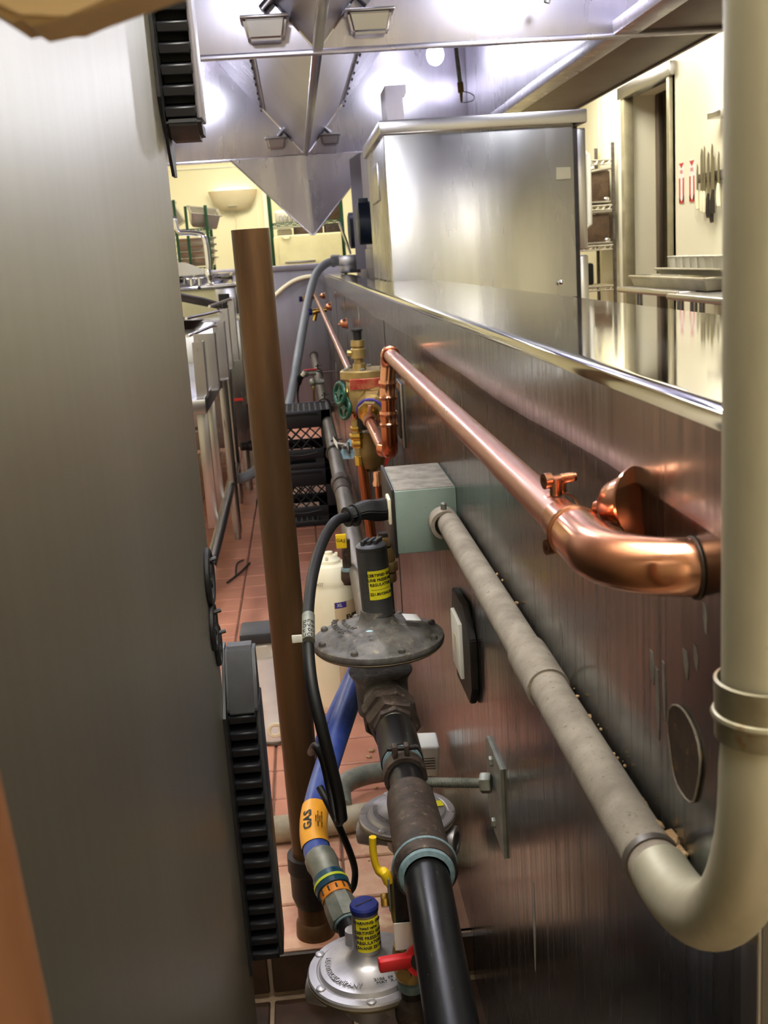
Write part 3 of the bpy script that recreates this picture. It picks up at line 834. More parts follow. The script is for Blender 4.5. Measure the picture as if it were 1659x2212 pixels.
b = MB(); c = RC + V((0.049, -0.008, 0.0254)); b.box(c + V((-0.011, -0.015, -0.0004)), c + V((0.011, 0.015, 0.0005)), 0.0004, 1, rot=(0.0, 0.17, 0.12)); build('paper_label', b, M['paper'], rg, label='small blank white sticker')
b = MB(); b.ball(RC + V((-0.014, -0.05, 0.0245)), 0.004, (1.3, 0.7, 0.3), 10); build('blue_fleck', b, M['card_blue'], rg)
def arc_text(c, rr, a0, z, txt, size, m, parent, slope=0.0):
    fn = lambda x, y, d: c + V((math.cos(a0 + x / rr) * (rr - y), math.sin(a0 + x / rr) * (rr - y), z + d + slope * (y)))
    return build('cast_lettering', text_mb(txt, size, fn, extrude=0.0008), m, parent)
arc_text(RC, 0.062, PI * 1.06, 0.0222, 'MAXITROL', 0.013, M['reg_dark'], rg, 0.12)
arc_text(RC, 0.048, PI * 1.10, 0.0246, 'COMPANY', 0.010, M['reg_dark'], rg, 0.12)
PZ = 0.636
b = MB(); b.lathe((RC.x, RC.y, PZ - 0.036), (0, 0, 1), [(0, 0), (0, 0.030), (0.006, 0.036), (0.055, 0.038), (0.068, 0.046), (0.07, 0.046), (0.07, 0)], 36)
b.lathe((RC.x + 0.004, RC.y - 0.075, PZ), (0, 1, 0), [(0, 0.026), (0, 0.034), (0.010, 0.036), (0.045, 0.032), (0.10, 0.032), (0.145, 0.034), (0.15, 0.026)], 28); build('valve_body', b, M['reg_dark'], rg)
b = MB(); b.lathe((RC.x + 0.004, RC.y - 0.098, PZ), (0, 1, 0), [(0, 0.020), (0, 0.037), (0.005, 0.0395), (0.024, 0.0395), (0.026, 0.034), (0.026, 0.02)], 8, 0.3); build('inlet_hex', b, M['iron_brown'], rg)

# ================================================================== black gas main with its fittings
gm = thing('gas_main', 'black iron gas pipe running the length of the aisle beside the stainless wall', 'pipe', (0.082, 1.2, 0.4))
GX = 0.0835
a0 = V((GX, 1.02, PZ)); near = atz(1000, 2350, 0.588)
gd = (a0 - near).normalized()
b = MB(); b.cyl(near, a0 + gd * 0.02, 0.0235, n=36); build('near_pipe', b, M['black_pipe'], gm, label='glossy black pipe length')
Yd = V((0, 1, 0))
b = MB(); b.lathe((GX, 1.010, PZ), Yd, [(0, 0.0235), (0, 0.0305), (0.004, 0.0330), (0.018, 0.0330), (0.024, 0.0300), (0.10, 0.0290), (0.155, 0.0280), (0.165, 0.0270), (0.168, 0.021)], 36); build('reducing_coupling', b, M['iron_brown'], gm)
b = MB(); b.lathe((GX, 1.004, PZ), Yd, [(0, 0.0237), (0.002, 0.0285), (0.007, 0.0295), (0.008, 0.024)], 36); build('thread_sealant', b, M['blue_tape'], gm, label='pale blue thread sealant')
b = MB(); b.ring((GX, 1.026, PZ), Yd, 0.0322, 0.0022, 36, 8); build('dope_smear', b, M['blue_tape'], gm)
b = MB(); b.cyl((GX, 1.16, PZ), (GX, 1.29, PZ), 0.0208, n=32); build('nipple', b, M['black_pipe'], gm)
b = MB(); b.lathe((GX, 1.262, PZ), Yd, [(0, 0.021), (0.001, 0.0250), (0.007, 0.0262), (0.008, 0.022)], 36); build('thread_sealant', b, M['blue_tape'], gm)
b = MB(); b.lathe((GX, 1.265, PZ), Yd, [(0, 0.021), (0, 0.0268), (0.006, 0.0272), (0.09, 0.0268), (0.097, 0.0262), (0.099, 0.020)], 8 * 4); build('coupling', b, M['black_pipe'], gm)
b = MB(); b.cyl((GX, 1.35, PZ), (GX, 1.42, PZ), 0.0215, n=32)
for k in range(6):
    b.ring((GX, 1.366 + k * 0.003, PZ), Yd, 0.0215, 0.0010, 30, 5)
build('nipple', b, M['galv'], gm)
b = MB(); b.hexn((GX, 1.382, PZ), (GX, 1.412, PZ), 0.0375, 0.2); build('union_nut', b, M['iron_brown'], gm)
b = MB(); b.lathe((GX, 1.372, PZ), Yd, [(0, 0.021), (0.0, 0.0275), (0.012, 0.029), (0.012, 0.02)], 8, 0.1); build('union_end', b, M['iron_brown'], gm)
b = MB(); b.cyl((GX - 0.002, 1.57, PZ), (GX - 0.003, 7.56, PZ), 0.0222, n=28); build('far_pipe', b, M['iron_grey'], gm, label='long grey pipe length')
for (y, l) in ((1.62, 0.05), (3.02, 0.07), (4.62, 0.06), (6.1, 0.07), (7.4, 0.08)):
    b = MB(); b.lathe((GX - 0.002, y, PZ), Yd, [(0, 0.0222), (0, 0.0275), (0.008, 0.0285), (l - 0.008, 0.0285), (l, 0.0275), (l, 0.0222)], 28); build('coupling', b, M['iron_brown'], gm)
b = MB(); b.lathe((GX - 0.002, 3.03, PZ), Yd, [(0, 0.023), (-0.05, 0.0245), (-0.12, 0.024), (-0.12, 0.022)], 28); build('coupling', b, M['iron_brown'], gm)

# wall stand-off for the gas main: clamp, threaded rod, plate
so = thing('pipe_standoff', 'threaded rod stand-off holding the black gas pipe off the wall by a square plate', 'pipe hanger', (WX, 1.24, PZ - 0.06))
b = MB(); b.ring_sleeve((GX, 1.225, PZ), (GX, 1.247, PZ), 0.0212, 0.0265, 30); build('split_ring', b, M['iron_brown'], so)
b = MB(); b.box((GX - 0.014, 1.229, PZ + 0.024), (GX - 0.007, 1.243, PZ + 0.040), 0.002); b.box((GX + 0.001, 1.229, PZ + 0.024), (GX + 0.007, 1.243, PZ + 0.040), 0.002); build('ear', b, M['iron_brown'], so)
b = MB(); b.cyl((GX - 0.020, 1.236, PZ + 0.035), (GX + 0.018, 1.236, PZ + 0.034), 0.0030, n=12)
for k in range(7):
    b.ring((GX + 0.006 + k * 0.0017, 1.236, PZ + 0.0343), (1, 0, 0), 0.003, 0.0006, 12, 5)
build('clamp_screw', b, M['black_fit'], so)
ra, rb_ = V((GX + 0.024, 1.230, PZ - 0.010)), V((0.180, 1.200, PZ - 0.004))
b = MB(); b.cyl(ra, rb_, 0.0050, n=16)
n_ = 34
for k in range(n_):
    b.ring(ra.lerp(rb_, (k + 0.5) / n_), rb_ - ra, 0.0052, 0.0011, 14, 5)
build('threaded_rod', b, M['galv'], so)
b = MB(); b.cyl(ra - (rb_ - ra).normalized() * 0.014, ra, 0.010, n=14); build('rod_boss', b, M['iron_brown'], so)
b = MB(); b.hexn(rb_ - (rb_ - ra).normalized() * 0.010, rb_ + V((0.003, 0, 0)), 0.0125); build('flange_nut', b, M['galv'], so)
b = MB(); pc = V((0.1855, 1.196, PZ - 0.016))
b.prism([pc + V((0, dy, dz)) for dy, dz in ((-0.052, -0.056), (0.040, -0.056), (0.052, -0.044), (0.052, 0.044), (0.040, 0.056), (-0.052, 0.056))], (0.0038, 0, 0)); pl = build('wall_plate', b, M['galv'], so)
for dz in (-0.040, 0.040):
    b = MB(); b.hexn(pc + V((-0.004, 0.004, dz)), pc + V((0.001, 0.004, dz)), 0.0062); build('plate_bolt', b, M['galv'], pl)

# ================================================================== two small silver regulators
def small_reg(C, label, txt, turn):
    t = thing('gas_regulator', label, 'regulator', (C.x, C.y, C.z - 0.05), 'small silver gas regulators')
    r = 0.0687
    b = MB(); b.lathe(C + V((0, 0, -0.004)), (0, 0, 1), [(0, 0), (0, r), (0.004, r + 0.0005), (0.006, r - 0.001), (0.0065, r - 0.0095), (0.0058, r - 0.0105), (0.0058, r - 0.012), (0.0108, r - 0.0145), (0.0122, r - 0.021), (0.0122, r - 0.023), (0.0155, 0.036), (0.0175, 0.026), (0.021, 0.0205), (0.028, 0.0165), (0.032, 0.0155), (0.032, 0)], 56)
    build('diaphragm_cover', b, M['reg_silver'], t)
    b = MB(); b.lathe(C + V((0, 0, -0.010)), (0, 0, 1), [(0, 0), (0, r - 0.004), (0.002, r), (0.006, r + 0.0012), (0.0065, 0)], 56); build('lower_rim', b, M['rim_tan'], t)
    for k in range(6):
        a = 2 * PI * k / 6 + turn
        c = C + V((math.cos(a) * (r - 0.006), math.sin(a) * (r - 0.006), 0.0015))
        b = MB(); b.lathe(c, (0, 0, 1), [(0, 0.006), (0.0025, 0.0052), (0.0035, 0.003), (0.0035, 0)], 12); build('bolt', b, M['reg_silver'], t)
    T0 = C + V((0.001, 0, 0.026))
    b = MB(); b.lathe(T0, (0, 0, 1), [(0, 0.0165), (0.050, 0.0148), (0.050, 0)], 32); tw = build('tower', b, M['reg_silver'], t)
    b = MB(); b.lathe(T0 + V((0, 0, 0.049)), (0, 0, 1), [(0, 0), (0, 0.0160), (0.006, 0.0166), (0.0085, 0.0150), (0.009, 0.0)], 30); cp_ = build('seal_cap', b, M['blue_dark'], t, label='navy blue cap')
    b = MB(); c = T0 + V((0, 0, 0.0581)); b.box(c + V((-0.011, -0.0008, -0.0004)), c + V((0.011, 0.0008, 0.0003)), rot=(0, 0, 0.5)); build('slot', b, M['ink'], cp_)
    b = MB(); b.patch(T0, (0, 0, 1), (0.12, -1, 0), 0.0161, -0.85, 0.95, 0.005, 0.046, 14, 0.0003)
    lb = build('warning_label', b, M['label_yellow'], tw)
    for k, (s_, sz) in enumerate(txt):
        build('lettering', text_mb(s_, sz, on_cyl(T0, (0, 0, 1), (0.12, -1, 0), 0.0168, 0.0422 - k * 0.0063, 0.05), bold=0.0001), M['ink'], lb)
    b = MB(); b.lathe(C + V((0, 0, -0.055)), (0, 0, 1), [(0, 0), (0, 0.026), (0.006, 0.031), (0.034, 0.034), (0.045, 0.044), (0.046, 0)], 30)
    b.lathe(C + V((-0.066, 0.03, -0.034)), (0.13, -0.06, 0), [(0, 0.014), (0, 0.021), (0.02, 0.022), (0.03, 0.019), (0.115, 0.019), (0.125, 0.022), (0.145, 0.021), (0.145, 0.014)], 24); build('valve_body', b, M['reg_silver'], t)
    b = MB(); b.lathe(C + V((-0.014, 0.036, 0.006)), (0, 0, 1), [(0, 0.008), (0, 0.010), (0.022, 0.009), (0.024, 0.0)], 18); build('vent_boss', b, M['reg_silver'], t)
    arc_text(C, 0.046, PI * 1.06, 0.0105, 'MAXITROL', 0.0085, M['reg_silver'], t, 0.2)
    arc_text(C, 0.046, PI * 1.30, 0.0105, 'COMPANY', 0.0085, M['reg_silver'], t, 0.2)
    fn = lambda x, y, d: C + V((0.020 + x * 0.94 - y * 0.12, -0.040 + y * 0.95 + x * 0.12, 0.0118 + d))
    build('stamp', text_mb('2106  09 11\nMAT  R.O', 0.0065, fn), M['ink'], t)
    b = MB(); c = C + V((0.046, 0.002, 0.0095)); b.box(c + V((-0.006, -0.008, 0)), c + V((0.006, 0.008, 0.0006)), rot=(0, 0.1, 0.2)); build('yellow_sticker', b, M['label_yellow'], t)
    return t
small_reg(V((0.0185, 1.118, 0.459)), 'small silver gas regulator with a navy cap in the foreground below the black pipe', (('WARNING: Only', 0.0050), ('install valve', 0.0046), ('CERTIFIED GAS', 0.0052), ('LINE PRESSURE', 0.0052), ('REGULATOR', 0.0052), ('CSA/ANSI Z21.80', 0.0048)), 0.52)
small_reg(V((0.0965, 1.440, 0.474)), 'small silver gas regulator half hidden behind the pipe coupling, near the wall plate', (('WARNING: Only', 0.0050), ('install valve', 0.0046), ('CERTIFIED GAS', 0.0052), ('LINE PRESSURE', 0.0052), ('REGULATOR', 0.0052), ('CSA/ANSI Z21.80', 0.0048)), 0.9)

# gas drop under the main with a red-handled and a yellow-handled valve
gdp = thing('gas_drop', 'dark gas drop pipe with a red tee handle valve beneath the black pipe', 'valve', (0.071, 1.06, 0.30))
DX, DYY = 0.0640, 1.062
b = MB(); b.cyl((DX, DYY, 0.33), (DX, DYY, 0.62), 0.0125, n=24); build('pipe', b, M['black_fit'], gdp)
b = MB(); b.lathe((DX, DYY, 0.428), (0, 0, 1), [(0, 0.013), (0, 0.0190), (0.005, 0.0205), (0.022, 0.0205), (0.027, 0.018), (0.032, 0.013)], 28); build('coupling', b, M['iron_brown'], gdp)
b = MB(); b.lathe((DX, DYY, 0.387), (0, 0, 1), [(0, 0.013), (0.004, 0.0175), (0.016, 0.0195), (0.034, 0.0185), (0.04, 0.013)], 28); build('coupling', b, M['iron_brown'], gdp)
b = MB(); b.lathe((DX, DYY, 0.468), (0, 0, 1), [(0, 0.013), (0.003, 0.0155), (0.012, 0.0158), (0.014, 0.013)], 28); build('thread_sealant', b, M['blue_tape'], gdp)
b = MB(); b.lathe((DX, DYY, 0.382), (0, 0, 1), [(0, 0.013), (0.001, 0.0192), (0.010, 0.020), (0.012, 0.013)], 28); build('thread_sealant', b, M['blue_tape'], gdp)
b = MB(); b.lathe((DX, DYY, 0.484), (0, 0, 1), [(0, 0.013), (0, 0.017), (0.01, 0.019), (0.03, 0.019), (0.04, 0.017), (0.04, 0.013)], 24); b.cyl((DX - 0.004, DYY - 0.012, 0.506), (DX - 0.010, DYY - 0.030, 0.506), 0.008, n=16); vb = build('valve_body', b, M['brass'], gdp)
hc = V((DX + 0.010, DYY - 0.032, 0.527))
b = MB(); b.lathe(hc, (-0.25, -1, 0.25), [(0, 0), (0, 0.0165), (0.004, 0.0175), (0.010, 0.0165), (0.010, 0)], 24)
b.box(hc + V((-0.046, -0.010, -0.006)), hc + V((0.0, 0.002, 0.008)), 0.0025, 2, rot=(0, 0, 0.1)); b.box(hc + V((-0.008, -0.010, 0.0)), hc + V((0.006, 0.002, 0.036)), 0.0025, 2); build('tee_handle', b, M['red'], vb, label='red tee handle')
b = MB(); b.lathe(hc + V((-0.0025, -0.010, 0.0025)), (-0.25, -1, 0.25), [(0, 0), (0, 0.0098), (0.0015, 0.0095), (0.0015, 0)], 20); build('handle_disc', b, M['ink'], vb)
b = MB(); b.box((DX - 0.016, DYY - 0.0165, 0.528), (DX + 0.014, DYY - 0.0155, 0.56)); build('paper_tag', b, M['paper'], gdp)
yv = thing('gas_valve', 'brass gas valve with a bent yellow lever handle below the pipe coupling', 'valve', (0.060, 1.12, 0.55))
yc = at(857, 1938, 1.10)
b = MB(); b.lathe(yc + V((0.012, 0, -0.036)), (0, 0, 1), [(0, 0.013), (0, 0.0175), (0.008, 0.019), (0.03, 0.021), (0.055, 0.019), (0.07, 0.0165), (0.07, 0.013)], 24); build('body', b, M['brass'], yv)
b = MB(); b.hexn(yc + V((-0.018, -0.004, 0)), yc + V((-0.008, -0.004, 0)), 0.0078); build('packing_nut', b, M['brass_bright'], yv)
b = MB(); b.box(yc + V((-0.0095, -0.012, -0.010)), yc + V((-0.007, 0.006, 0.030)), 0.001); build('lever_plate', b, M['galv'], yv)
b = MB(); lp = [yc + V((-0.008, -0.004, 0.022)), yc + V((-0.012, -0.004, 0.034)), at(826, 1886, 1.10), at(813, 1872, 1.10), at(806, 1840, 1.10), at(805, 1808, 1.10)]
b.tube(smooth_path(lp, 5), [0.0058] * 8 + [0.0052] * 6 + [0.0042] * 12, 12); b.prism([at(820, 1884, 1.10), at(833, 1879, 1.10), at(848, 1896, 1.10), at(850, 1922, 1.10), at(836, 1918, 1.10)], (0.0, 0.004, 0.0)); build('lever', b, M['yellow'], yv, label='yellow vinyl lever')

# ================================================================== blue gas hose
hs = thing('gas_hose', 'blue coated gas hose with an amber GAS band and quick-disconnect end', 'hose', (0.0, 1.3, 0.36))
hp = [at(792, 1420, 1.62), at(768, 1475, 1.58), at(738, 1560, 1.52), at(708, 1650, 1.46), at(684, 1735, 1.40), at(677, 1790, 1.355), at(684, 1838, 1.32), at(694, 1866, 1.30)]
HR = 0.0176
sp = smooth_path(hp, 6)
b = MB(); b.tube(sp, HR, 22); build('hose', b, M['blue_hose'], hs)
h2 = [at(800, 1395, 1.66), at(764, 1468, 1.66), at(735, 1530, 1.64), at(706, 1592, 1.62), at(680, 1650, 1.66), at(655, 1690, 1.76)]
b = MB(); b.tube(smooth_path(h2, 5), HR * 0.92, 18); build('hose_loop', b, M['blue_hose'], hs)
b = MB(); b.tube(smooth_path([at(792, 1420, 1.62), at(808, 1385, 1.65), at(812, 1372, 1.67), at(800, 1395, 1.66)], 5), HR, 18); build('hose_top', b, M['blue_hose'], hs)
ga, gb = at(679.5, 1762, 1.378), at(680, 1822, 1.335)
gx = (gb - ga).normalized()
bs_ = sp[25:36]
gm_ = [bs_[0], bs_[3], bs_[7], bs_[10]]
b = MB(); b.tube(bs_, HR + 0.0012, 26, cap=False); bd = build('gas_band', b, M['orange_band'], hs)
gax = (gm_[3] - gm_[0]).normalized(); gL = (gm_[3] - gm_[0]).length
gmid0 = gm_[0].lerp(gm_[3], 0.0)
cen = V((0, 0, 0))
def on_band(x, y, d):
    # lettering runs along the hose
    t = 0.5 - x / gL
    i = max(0.0, min(2.999, t * 3)); k = int(i); c = gm_[k].lerp(gm_[k + 1], i - k)
    ref = (V((-0.12, -1, 0.35)) - gax * V((-0.12, -1, 0.35)).dot(gax)).normalized(); bi = gax.cross(ref)
    th = y / (HR + 0.001)
    return c + (ref * math.cos(th) + bi * math.sin(th)) * (HR + 0.0026 + d)
def shift(dy, s):
    return lambda x, y, d: on_band(x, y + dy, d)
build('lettering', text_mb('GAS', 0.0155, shift(0.0040, 1), bold=0.0004), M['ink'], bd)
for k in range(4):
    build('lettering', text_mb('FLEXIBLE CONNECTOR' if k % 2 else 'CERTIFIED', 0.0022, shift(-0.0065 - k * 0.0026, 1)), M['ink'], bd)
e0, e1 = at(690, 1850, 1.305), at(716, 1912, 1.262)
ed = (e1 - e0).normalized()
b = MB(); b.lathe(e0, ed, [(-0.006, 0.0150), (0.0, 0.0205), (0.014, 0.0212), (0.024, 0.019), (0.040, 0.019), (0.052, 0.020), (0.052, 0.0)], 10, 0.2); build('crimp_sleeve', b, M['galv'], hs, label='dull folded metal ferrule')
b = MB(); b.lathe(e0 + ed * 0.036, ed, [(0, 0.017), (0.0, 0.0205), (0.010, 0.0215), (0.011, 0.017)], 32); build('collar', b, M['teal_dark'], hs)
b = MB(); b.lathe(e0 + ed * 0.046, ed, [(0, 0.017), (0.0, 0.0228), (0.004, 0.0230), (0.004, 0.017)], 32); build('collar_ring', b, M['lime'], hs, label='lime green ring')
b = MB(); b.lathe(e0 + ed * 0.050, ed, [(0, 0.017), (0.0, 0.0222), (0.008, 0.0222), (0.009, 0.017)], 32); build('collar', b, M['teal_dark'], hs)
b = MB(); b.lathe(e0 + ed * 0.058, ed, [(0, 0.017), (0, 0.0196), (0.013, 0.0196), (0.013, 0.017)], 32); sl = build('release_sleeve', b, M['orange'], hs, label='orange release sleeve')
u_, v_ = frame(ed)
for k in range(12):
    a = 2 * PI * k / 12
    d_ = u_ * math.cos(a) + v_ * math.sin(a)
    c = e0 + ed * 0.0645 + d_ * 0.0197
    b = MB(); b.cyl(c - ed * (0.003 + 0.0012 * (k % 3)), c + ed * 0.003, 0.0012, n=6); build('sleeve_slot', b, M['ink'], sl)
b = MB(); b.lathe(e0 + ed * 0.071, ed, [(0, 0.012), (0, 0.0192), (0.010, 0.0205), (0.028, 0.021), (0.036, 0.0205), (0.036, 0.012)], 8, 0.3); build('socket', b, M['galv'], hs)
b = MB(); b.lathe(e0 + ed * 0.104, ed, [(0, 0.013), (0.0, 0.0172), (0.005, 0.0165), (0.006, 0.013)], 28); build('thread_sealant', b, M['blue_tape'], hs)
b = MB(); b.cyl(e0 + ed * 0.104, e0 + ed * 0.150, 0.0150, n=26); build('nipple', b, M['black_pipe'], hs)
CAM_SCALE = None

# ================================================================== hangers of the far gas pipe (2 inch main) with rods to the wall
GFX, GFZ = 0.0995, 0.5009
hang_info = (('rusty split-ring hanger with a stay rod by the pale blue card', 4.35), ('thin split-ring hanger on the gas pipe behind the brass valve', 5.9), ('split-ring hanger on the far end of the gas pipe', 7.6))
for k, (lab, y) in enumerate(hang_info):
    t = thing('pipe_hanger', lab, 'pipe hanger', (WX, y, GFZ), 'hangers along the far gas pipe')
    b = MB(); b.ring((GFX, y, GFZ), (0, 1, 0), 0.031, 0.005, 30, 8); build('split_ring', b, M['iron_brown'], t)
    b = MB(); b.cyl((GFX + 0.004, y, GFZ + 0.030), (GFX + 0.004, y, GFZ + 0.066), 0.005, n=10); b.cyl((GFX - 0.012, y, GFZ + 0.05), (GFX + 0.034, y, GFZ + 0.056), 0.0035, n=10); build('clamp_screw', b, M['iron_brown'], t)
    b = MB(); b.cyl((GFX + 0.034, y, GFZ + 0.004), (WX, y, GFZ + 0.006), 0.0055, n=12); build('stay_rod', b, M['iron_grey'], t)
    b = MB(); b.box((WX - 0.006, y - 0.03, GFZ - 0.05), (WX, y + 0.03, GFZ + 0.06), 0.002); build('wall_plate', b, M['galv'], t)

# valves hanging on the left of the gas main
t = thing('gas_valve', 'small gas valve with a yellow tag handle above the cream cartridge', 'valve', at(745, 1230, 2.62))
b = MB(); b.cyl(at(746, 1165, 2.62), at(752, 1262, 2.62), 0.011, n=18); build('drop_nipple', b, M['iron_brown'], t)
b = MB(); b.box(at(727, 1186, 2.57), at(747, 1152, 2.58), 0.002); yt = build('yellow_handle', b, M['yellow'], t)
b = MB(); c0 = at(736, 1168, 2.569)
build('lettering', text_mb('GAS', 0.012, on_plane(c0, (1, 0, -0.2), (0.2, 0, 1))), M['ink'], yt)
b = MB(); p_ = at(752, 1225, 2.62); b.lathe(p_, (0, 0, -1), [(0, 0.011), (0.0, 0.017), (0.008, 0.018), (0.009, 0.011)], 20); build('thread_sealant', b, M['blue_tape'], t)
b = MB(); b.lathe(p_ + V((0, 0, -0.008)), (0, 0, -1), [(0, 0.011), (0.0, 0.0185), (0.022, 0.0195), (0.03, 0.016), (0.03, 0)], 20); build('end_cap', b, M['iron_brown'], t)
for (lab, px, py, Y, hc) in (('little ball valve with a red lever on the far gas pipe', 660, 807, 6.3, 'red'), ('little ball valve with a dull yellow lever above the crates', 676, 826, 5.9, 'yellow')):
    c = at(px, py, Y)
    t = thing('ball_valve', lab, 'valve', c)
    b = MB(); b.cyl(c + V((0.06, 0, 0)), c + V((-0.01, 0, 0)), 0.014, n=14); b.ball(c, 0.022, n=12); build('body', b, M['galv'], t)
    b = MB()
    if hc == 'red':
        b.box(c + V((-0.01, -0.012, 0.016)), c + V((0.07, 0.012, 0.024)), 0.003)
    else:
        b.box(c + V((-0.006, -0.012, -0.10)), c + V((0.006, 0.010, 0.02)), 0.003)
    build('lever', b, M['red'] if hc == 'red' else M['brass_bright'], t)
t = thing('hose_coupling', 'black and white coupling hanging at the left of the far gas pipe', 'fitting', at(652, 812, 6.3))
b = MB(); b.tube([at(664, 806, 6.3), at(655, 808, 6.3), at(648, 816, 6.32), at(646, 830, 6.34)], [0.016, 0.018, 0.018, 0.012], 12); build('body', b, M['rubber'], t)
b = MB(); b.cyl(at(658, 805, 6.28), at(652, 812, 6.28), 0.012, n=12); build('collar', b, M['white_plastic'], t)
b = MB(); b.tube(smooth_path([at(646, 830, 6.34), at(643, 850, 6.34), at(645, 873, 6.2)], 4), 0.006, 8); build('tube', b, M['rubber'], t)

# ================================================================== brass backflow preventer
bv = thing('backflow_valve', 'brass backflow preventer with two green handwheels where the copper pipe drops', 'valve', at(785, 900, RY))
k = RY / 2.35
c_ = at(792, 848, RY)
b = MB(); b.box(c_ + V((-0.048, -0.04, -0.042)), c_ + V((0.066, 0.07, 0.034)), 0.008); build('body', b, M['brass'], bv)
b = MB(); f0 = at(792, 812, RY) + V((0.0, 0.015, -0.008))
b.lathe(f0, (0, 0, 1), [(0, 0), (0, 0.062), (0.004, 0.068), (0.022, 0.068), (0.025, 0.064), (0.025, 0)], 10, 0.2); build('bonnet_flange', b, M['brass'], bv)
for kk in range(6):
    a = kk * PI / 3 + 0.3
    b = MB(); b.hexn(f0 + V((0.052 * math.cos(a), 0.052 * math.sin(a), 0.024)), f0 + V((0.052 * math.cos(a), 0.052 * math.sin(a), 0.031)), 0.007); build('flange_bolt', b, M['galv'], bv)
s0 = at(777, 806, RY)
b = MB(); b.lathe(s0, (0, 0, 1), [(0, 0), (0, 0.018), (0.024, 0.016), (0.026, 0.011), (0.036, 0.011), (0.038, 0.019), (0.060, 0.019), (0.064, 0.014), (0.068, 0.018), (0.082, 0.017), (0.084, 0)], 20); b.cyl(s0 + V((0, 0, 0.05)), s0 + V((-0.028, 0.0, 0.052)), 0.008, n=12); build('test_port', b, M['brass'], bv)
b = MB(); b.lathe(s0 + V((0, 0, 0.083)), (0, 0, 1), [(0, 0), (0, 0.0105), (0.020, 0.011), (0.022, 0.0145), (0.026, 0.0145), (0.026, 0)], 20); build('black_cap', b, M['rubber'], bv, label='black cap')
b = MB(); pc = at(792, 829, RY - 0.05); b.box(pc + V((-0.042, -0.002, -0.014)), pc + V((0.048, 0.002, 0.014)), 0.001, 1, rot=(0.35, 0, 0)); rp = build('name_plate', b, M['red_plate'], bv, label='worn red name plate')
i0 = at(806, 868, RY - 0.03)
i1 = V((0.150, RY - 0.10, 0.870))
idr = (i1 - i0).normalized()
b = MB(); b.lathe(i0, idr, [(-0.03, 0.046), (0.0, 0.046), (0.004, 0.040), (0.026, 0.038), (0.03, 0.033), (0.06, 0.031), (0.06, 0.0)], 8, 0.3); build('inlet_boss', b, M['brass'], bv)
b = MB(); b.ring(i0 + idr * 0.046, idr, 0.0325, 0.0035, 32, 8); build('seal_ring', b, M['ink_blue'], bv, label='blue seal ring')
b = MB(); b.lathe(i0 + idr * 0.05, idr, [(0, 0.026), (0.012, 0.025), (0.014, 0.019), (0.03, 0.018), (0.03, 0)], 24); build('union', b, M['brass_bright'], bv)
for (px, py) in ((738, 850), (749, 882)):
    w0 = at(px + 14, py, RY - 0.01); w1 = at(px - 4, py, RY - 0.02)
    d_ = (w1 - w0).normalized()
    b = MB(); b.cyl(w0 + V((0.03, 0, 0)), w0, 0.016, n=16); b.hexn(w0, w0 + d_ * 0.012, 0.017); b.cyl(w0, w1, 0.006, n=10); st_ = build('valve_stem', b, M['brass_bright'], bv)
    b = MB(); b.ring(w1, d_, 0.026, 0.0055, 28, 8); b.cyl(w1 - d_ * 0.003, w1 + d_ * 0.004, 0.010, n=12)
    u_, v_ = frame(d_)
    for q in range(4):
        e = u_ * math.cos(q * PI / 2) + v_ * math.sin(q * PI / 2)
        b.tube([w1, w1 + e * 0.026], 0.0035, 6)
    build('handwheel', b, M['green_wheel'], st_, label='green handwheel')
b = MB(); q0 = at(786, 900, RY); b.cyl(q0, at(787, 926, RY), 0.022, n=20); build('spacer', b, M['rubber'], bv)
b = MB(); g0 = at(797, 932, RY + 0.01); b.lathe(g0, (0.02, 0, -1), [(0, 0.0), (0, 0.028), (0.012, 0.028), (0.03, 0.030), (0.05, 0.036), (0.07, 0.036), (0.092, 0.030), (0.095, 0.014), (0.102, 0.014), (0.102, 0)], 26); build('air_gap_cup', b, M['bronze'], bv)
b = MB(); b.tube(smooth_path([at(770, 905, RY), at(771, 925, RY), at(775, 960, RY), at(779, 990, RY)], 3), [0.013] * 10, 16); build('branch', b, M['brass'], bv)
b = MB()
for (px, py, r, h) in ((770, 925, 0.016, 0.012), (772, 942, 0.021, 0.016), (774, 958, 0.018, 0.02), (779, 990, 0.0165, 0.014)):
    b = MB(); b.hexn(at(px, py, RY) + V((0, 0, h / 2)), at(px, py, RY) - V((0, 0, h / 2)), r)
    build('branch_nut', b, M['brass_bright'], bv)
b = MB(); b.cyl(at(769, 890, RY), at(770, 922, RY), 0.0095, n=16); build('copper_stub', b, M['copper_red'], bv)
b = MB(); b.prism([at(838, 958, RY), at(848, 962, RY), at(842, 990, RY + 0.01), at(832, 1012, RY + 0.01), at(831, 1000, RY)], (0, 0.0012, 0)); build('hang_tag', b, M['red_paint'], bv, label='red and white hang tag')

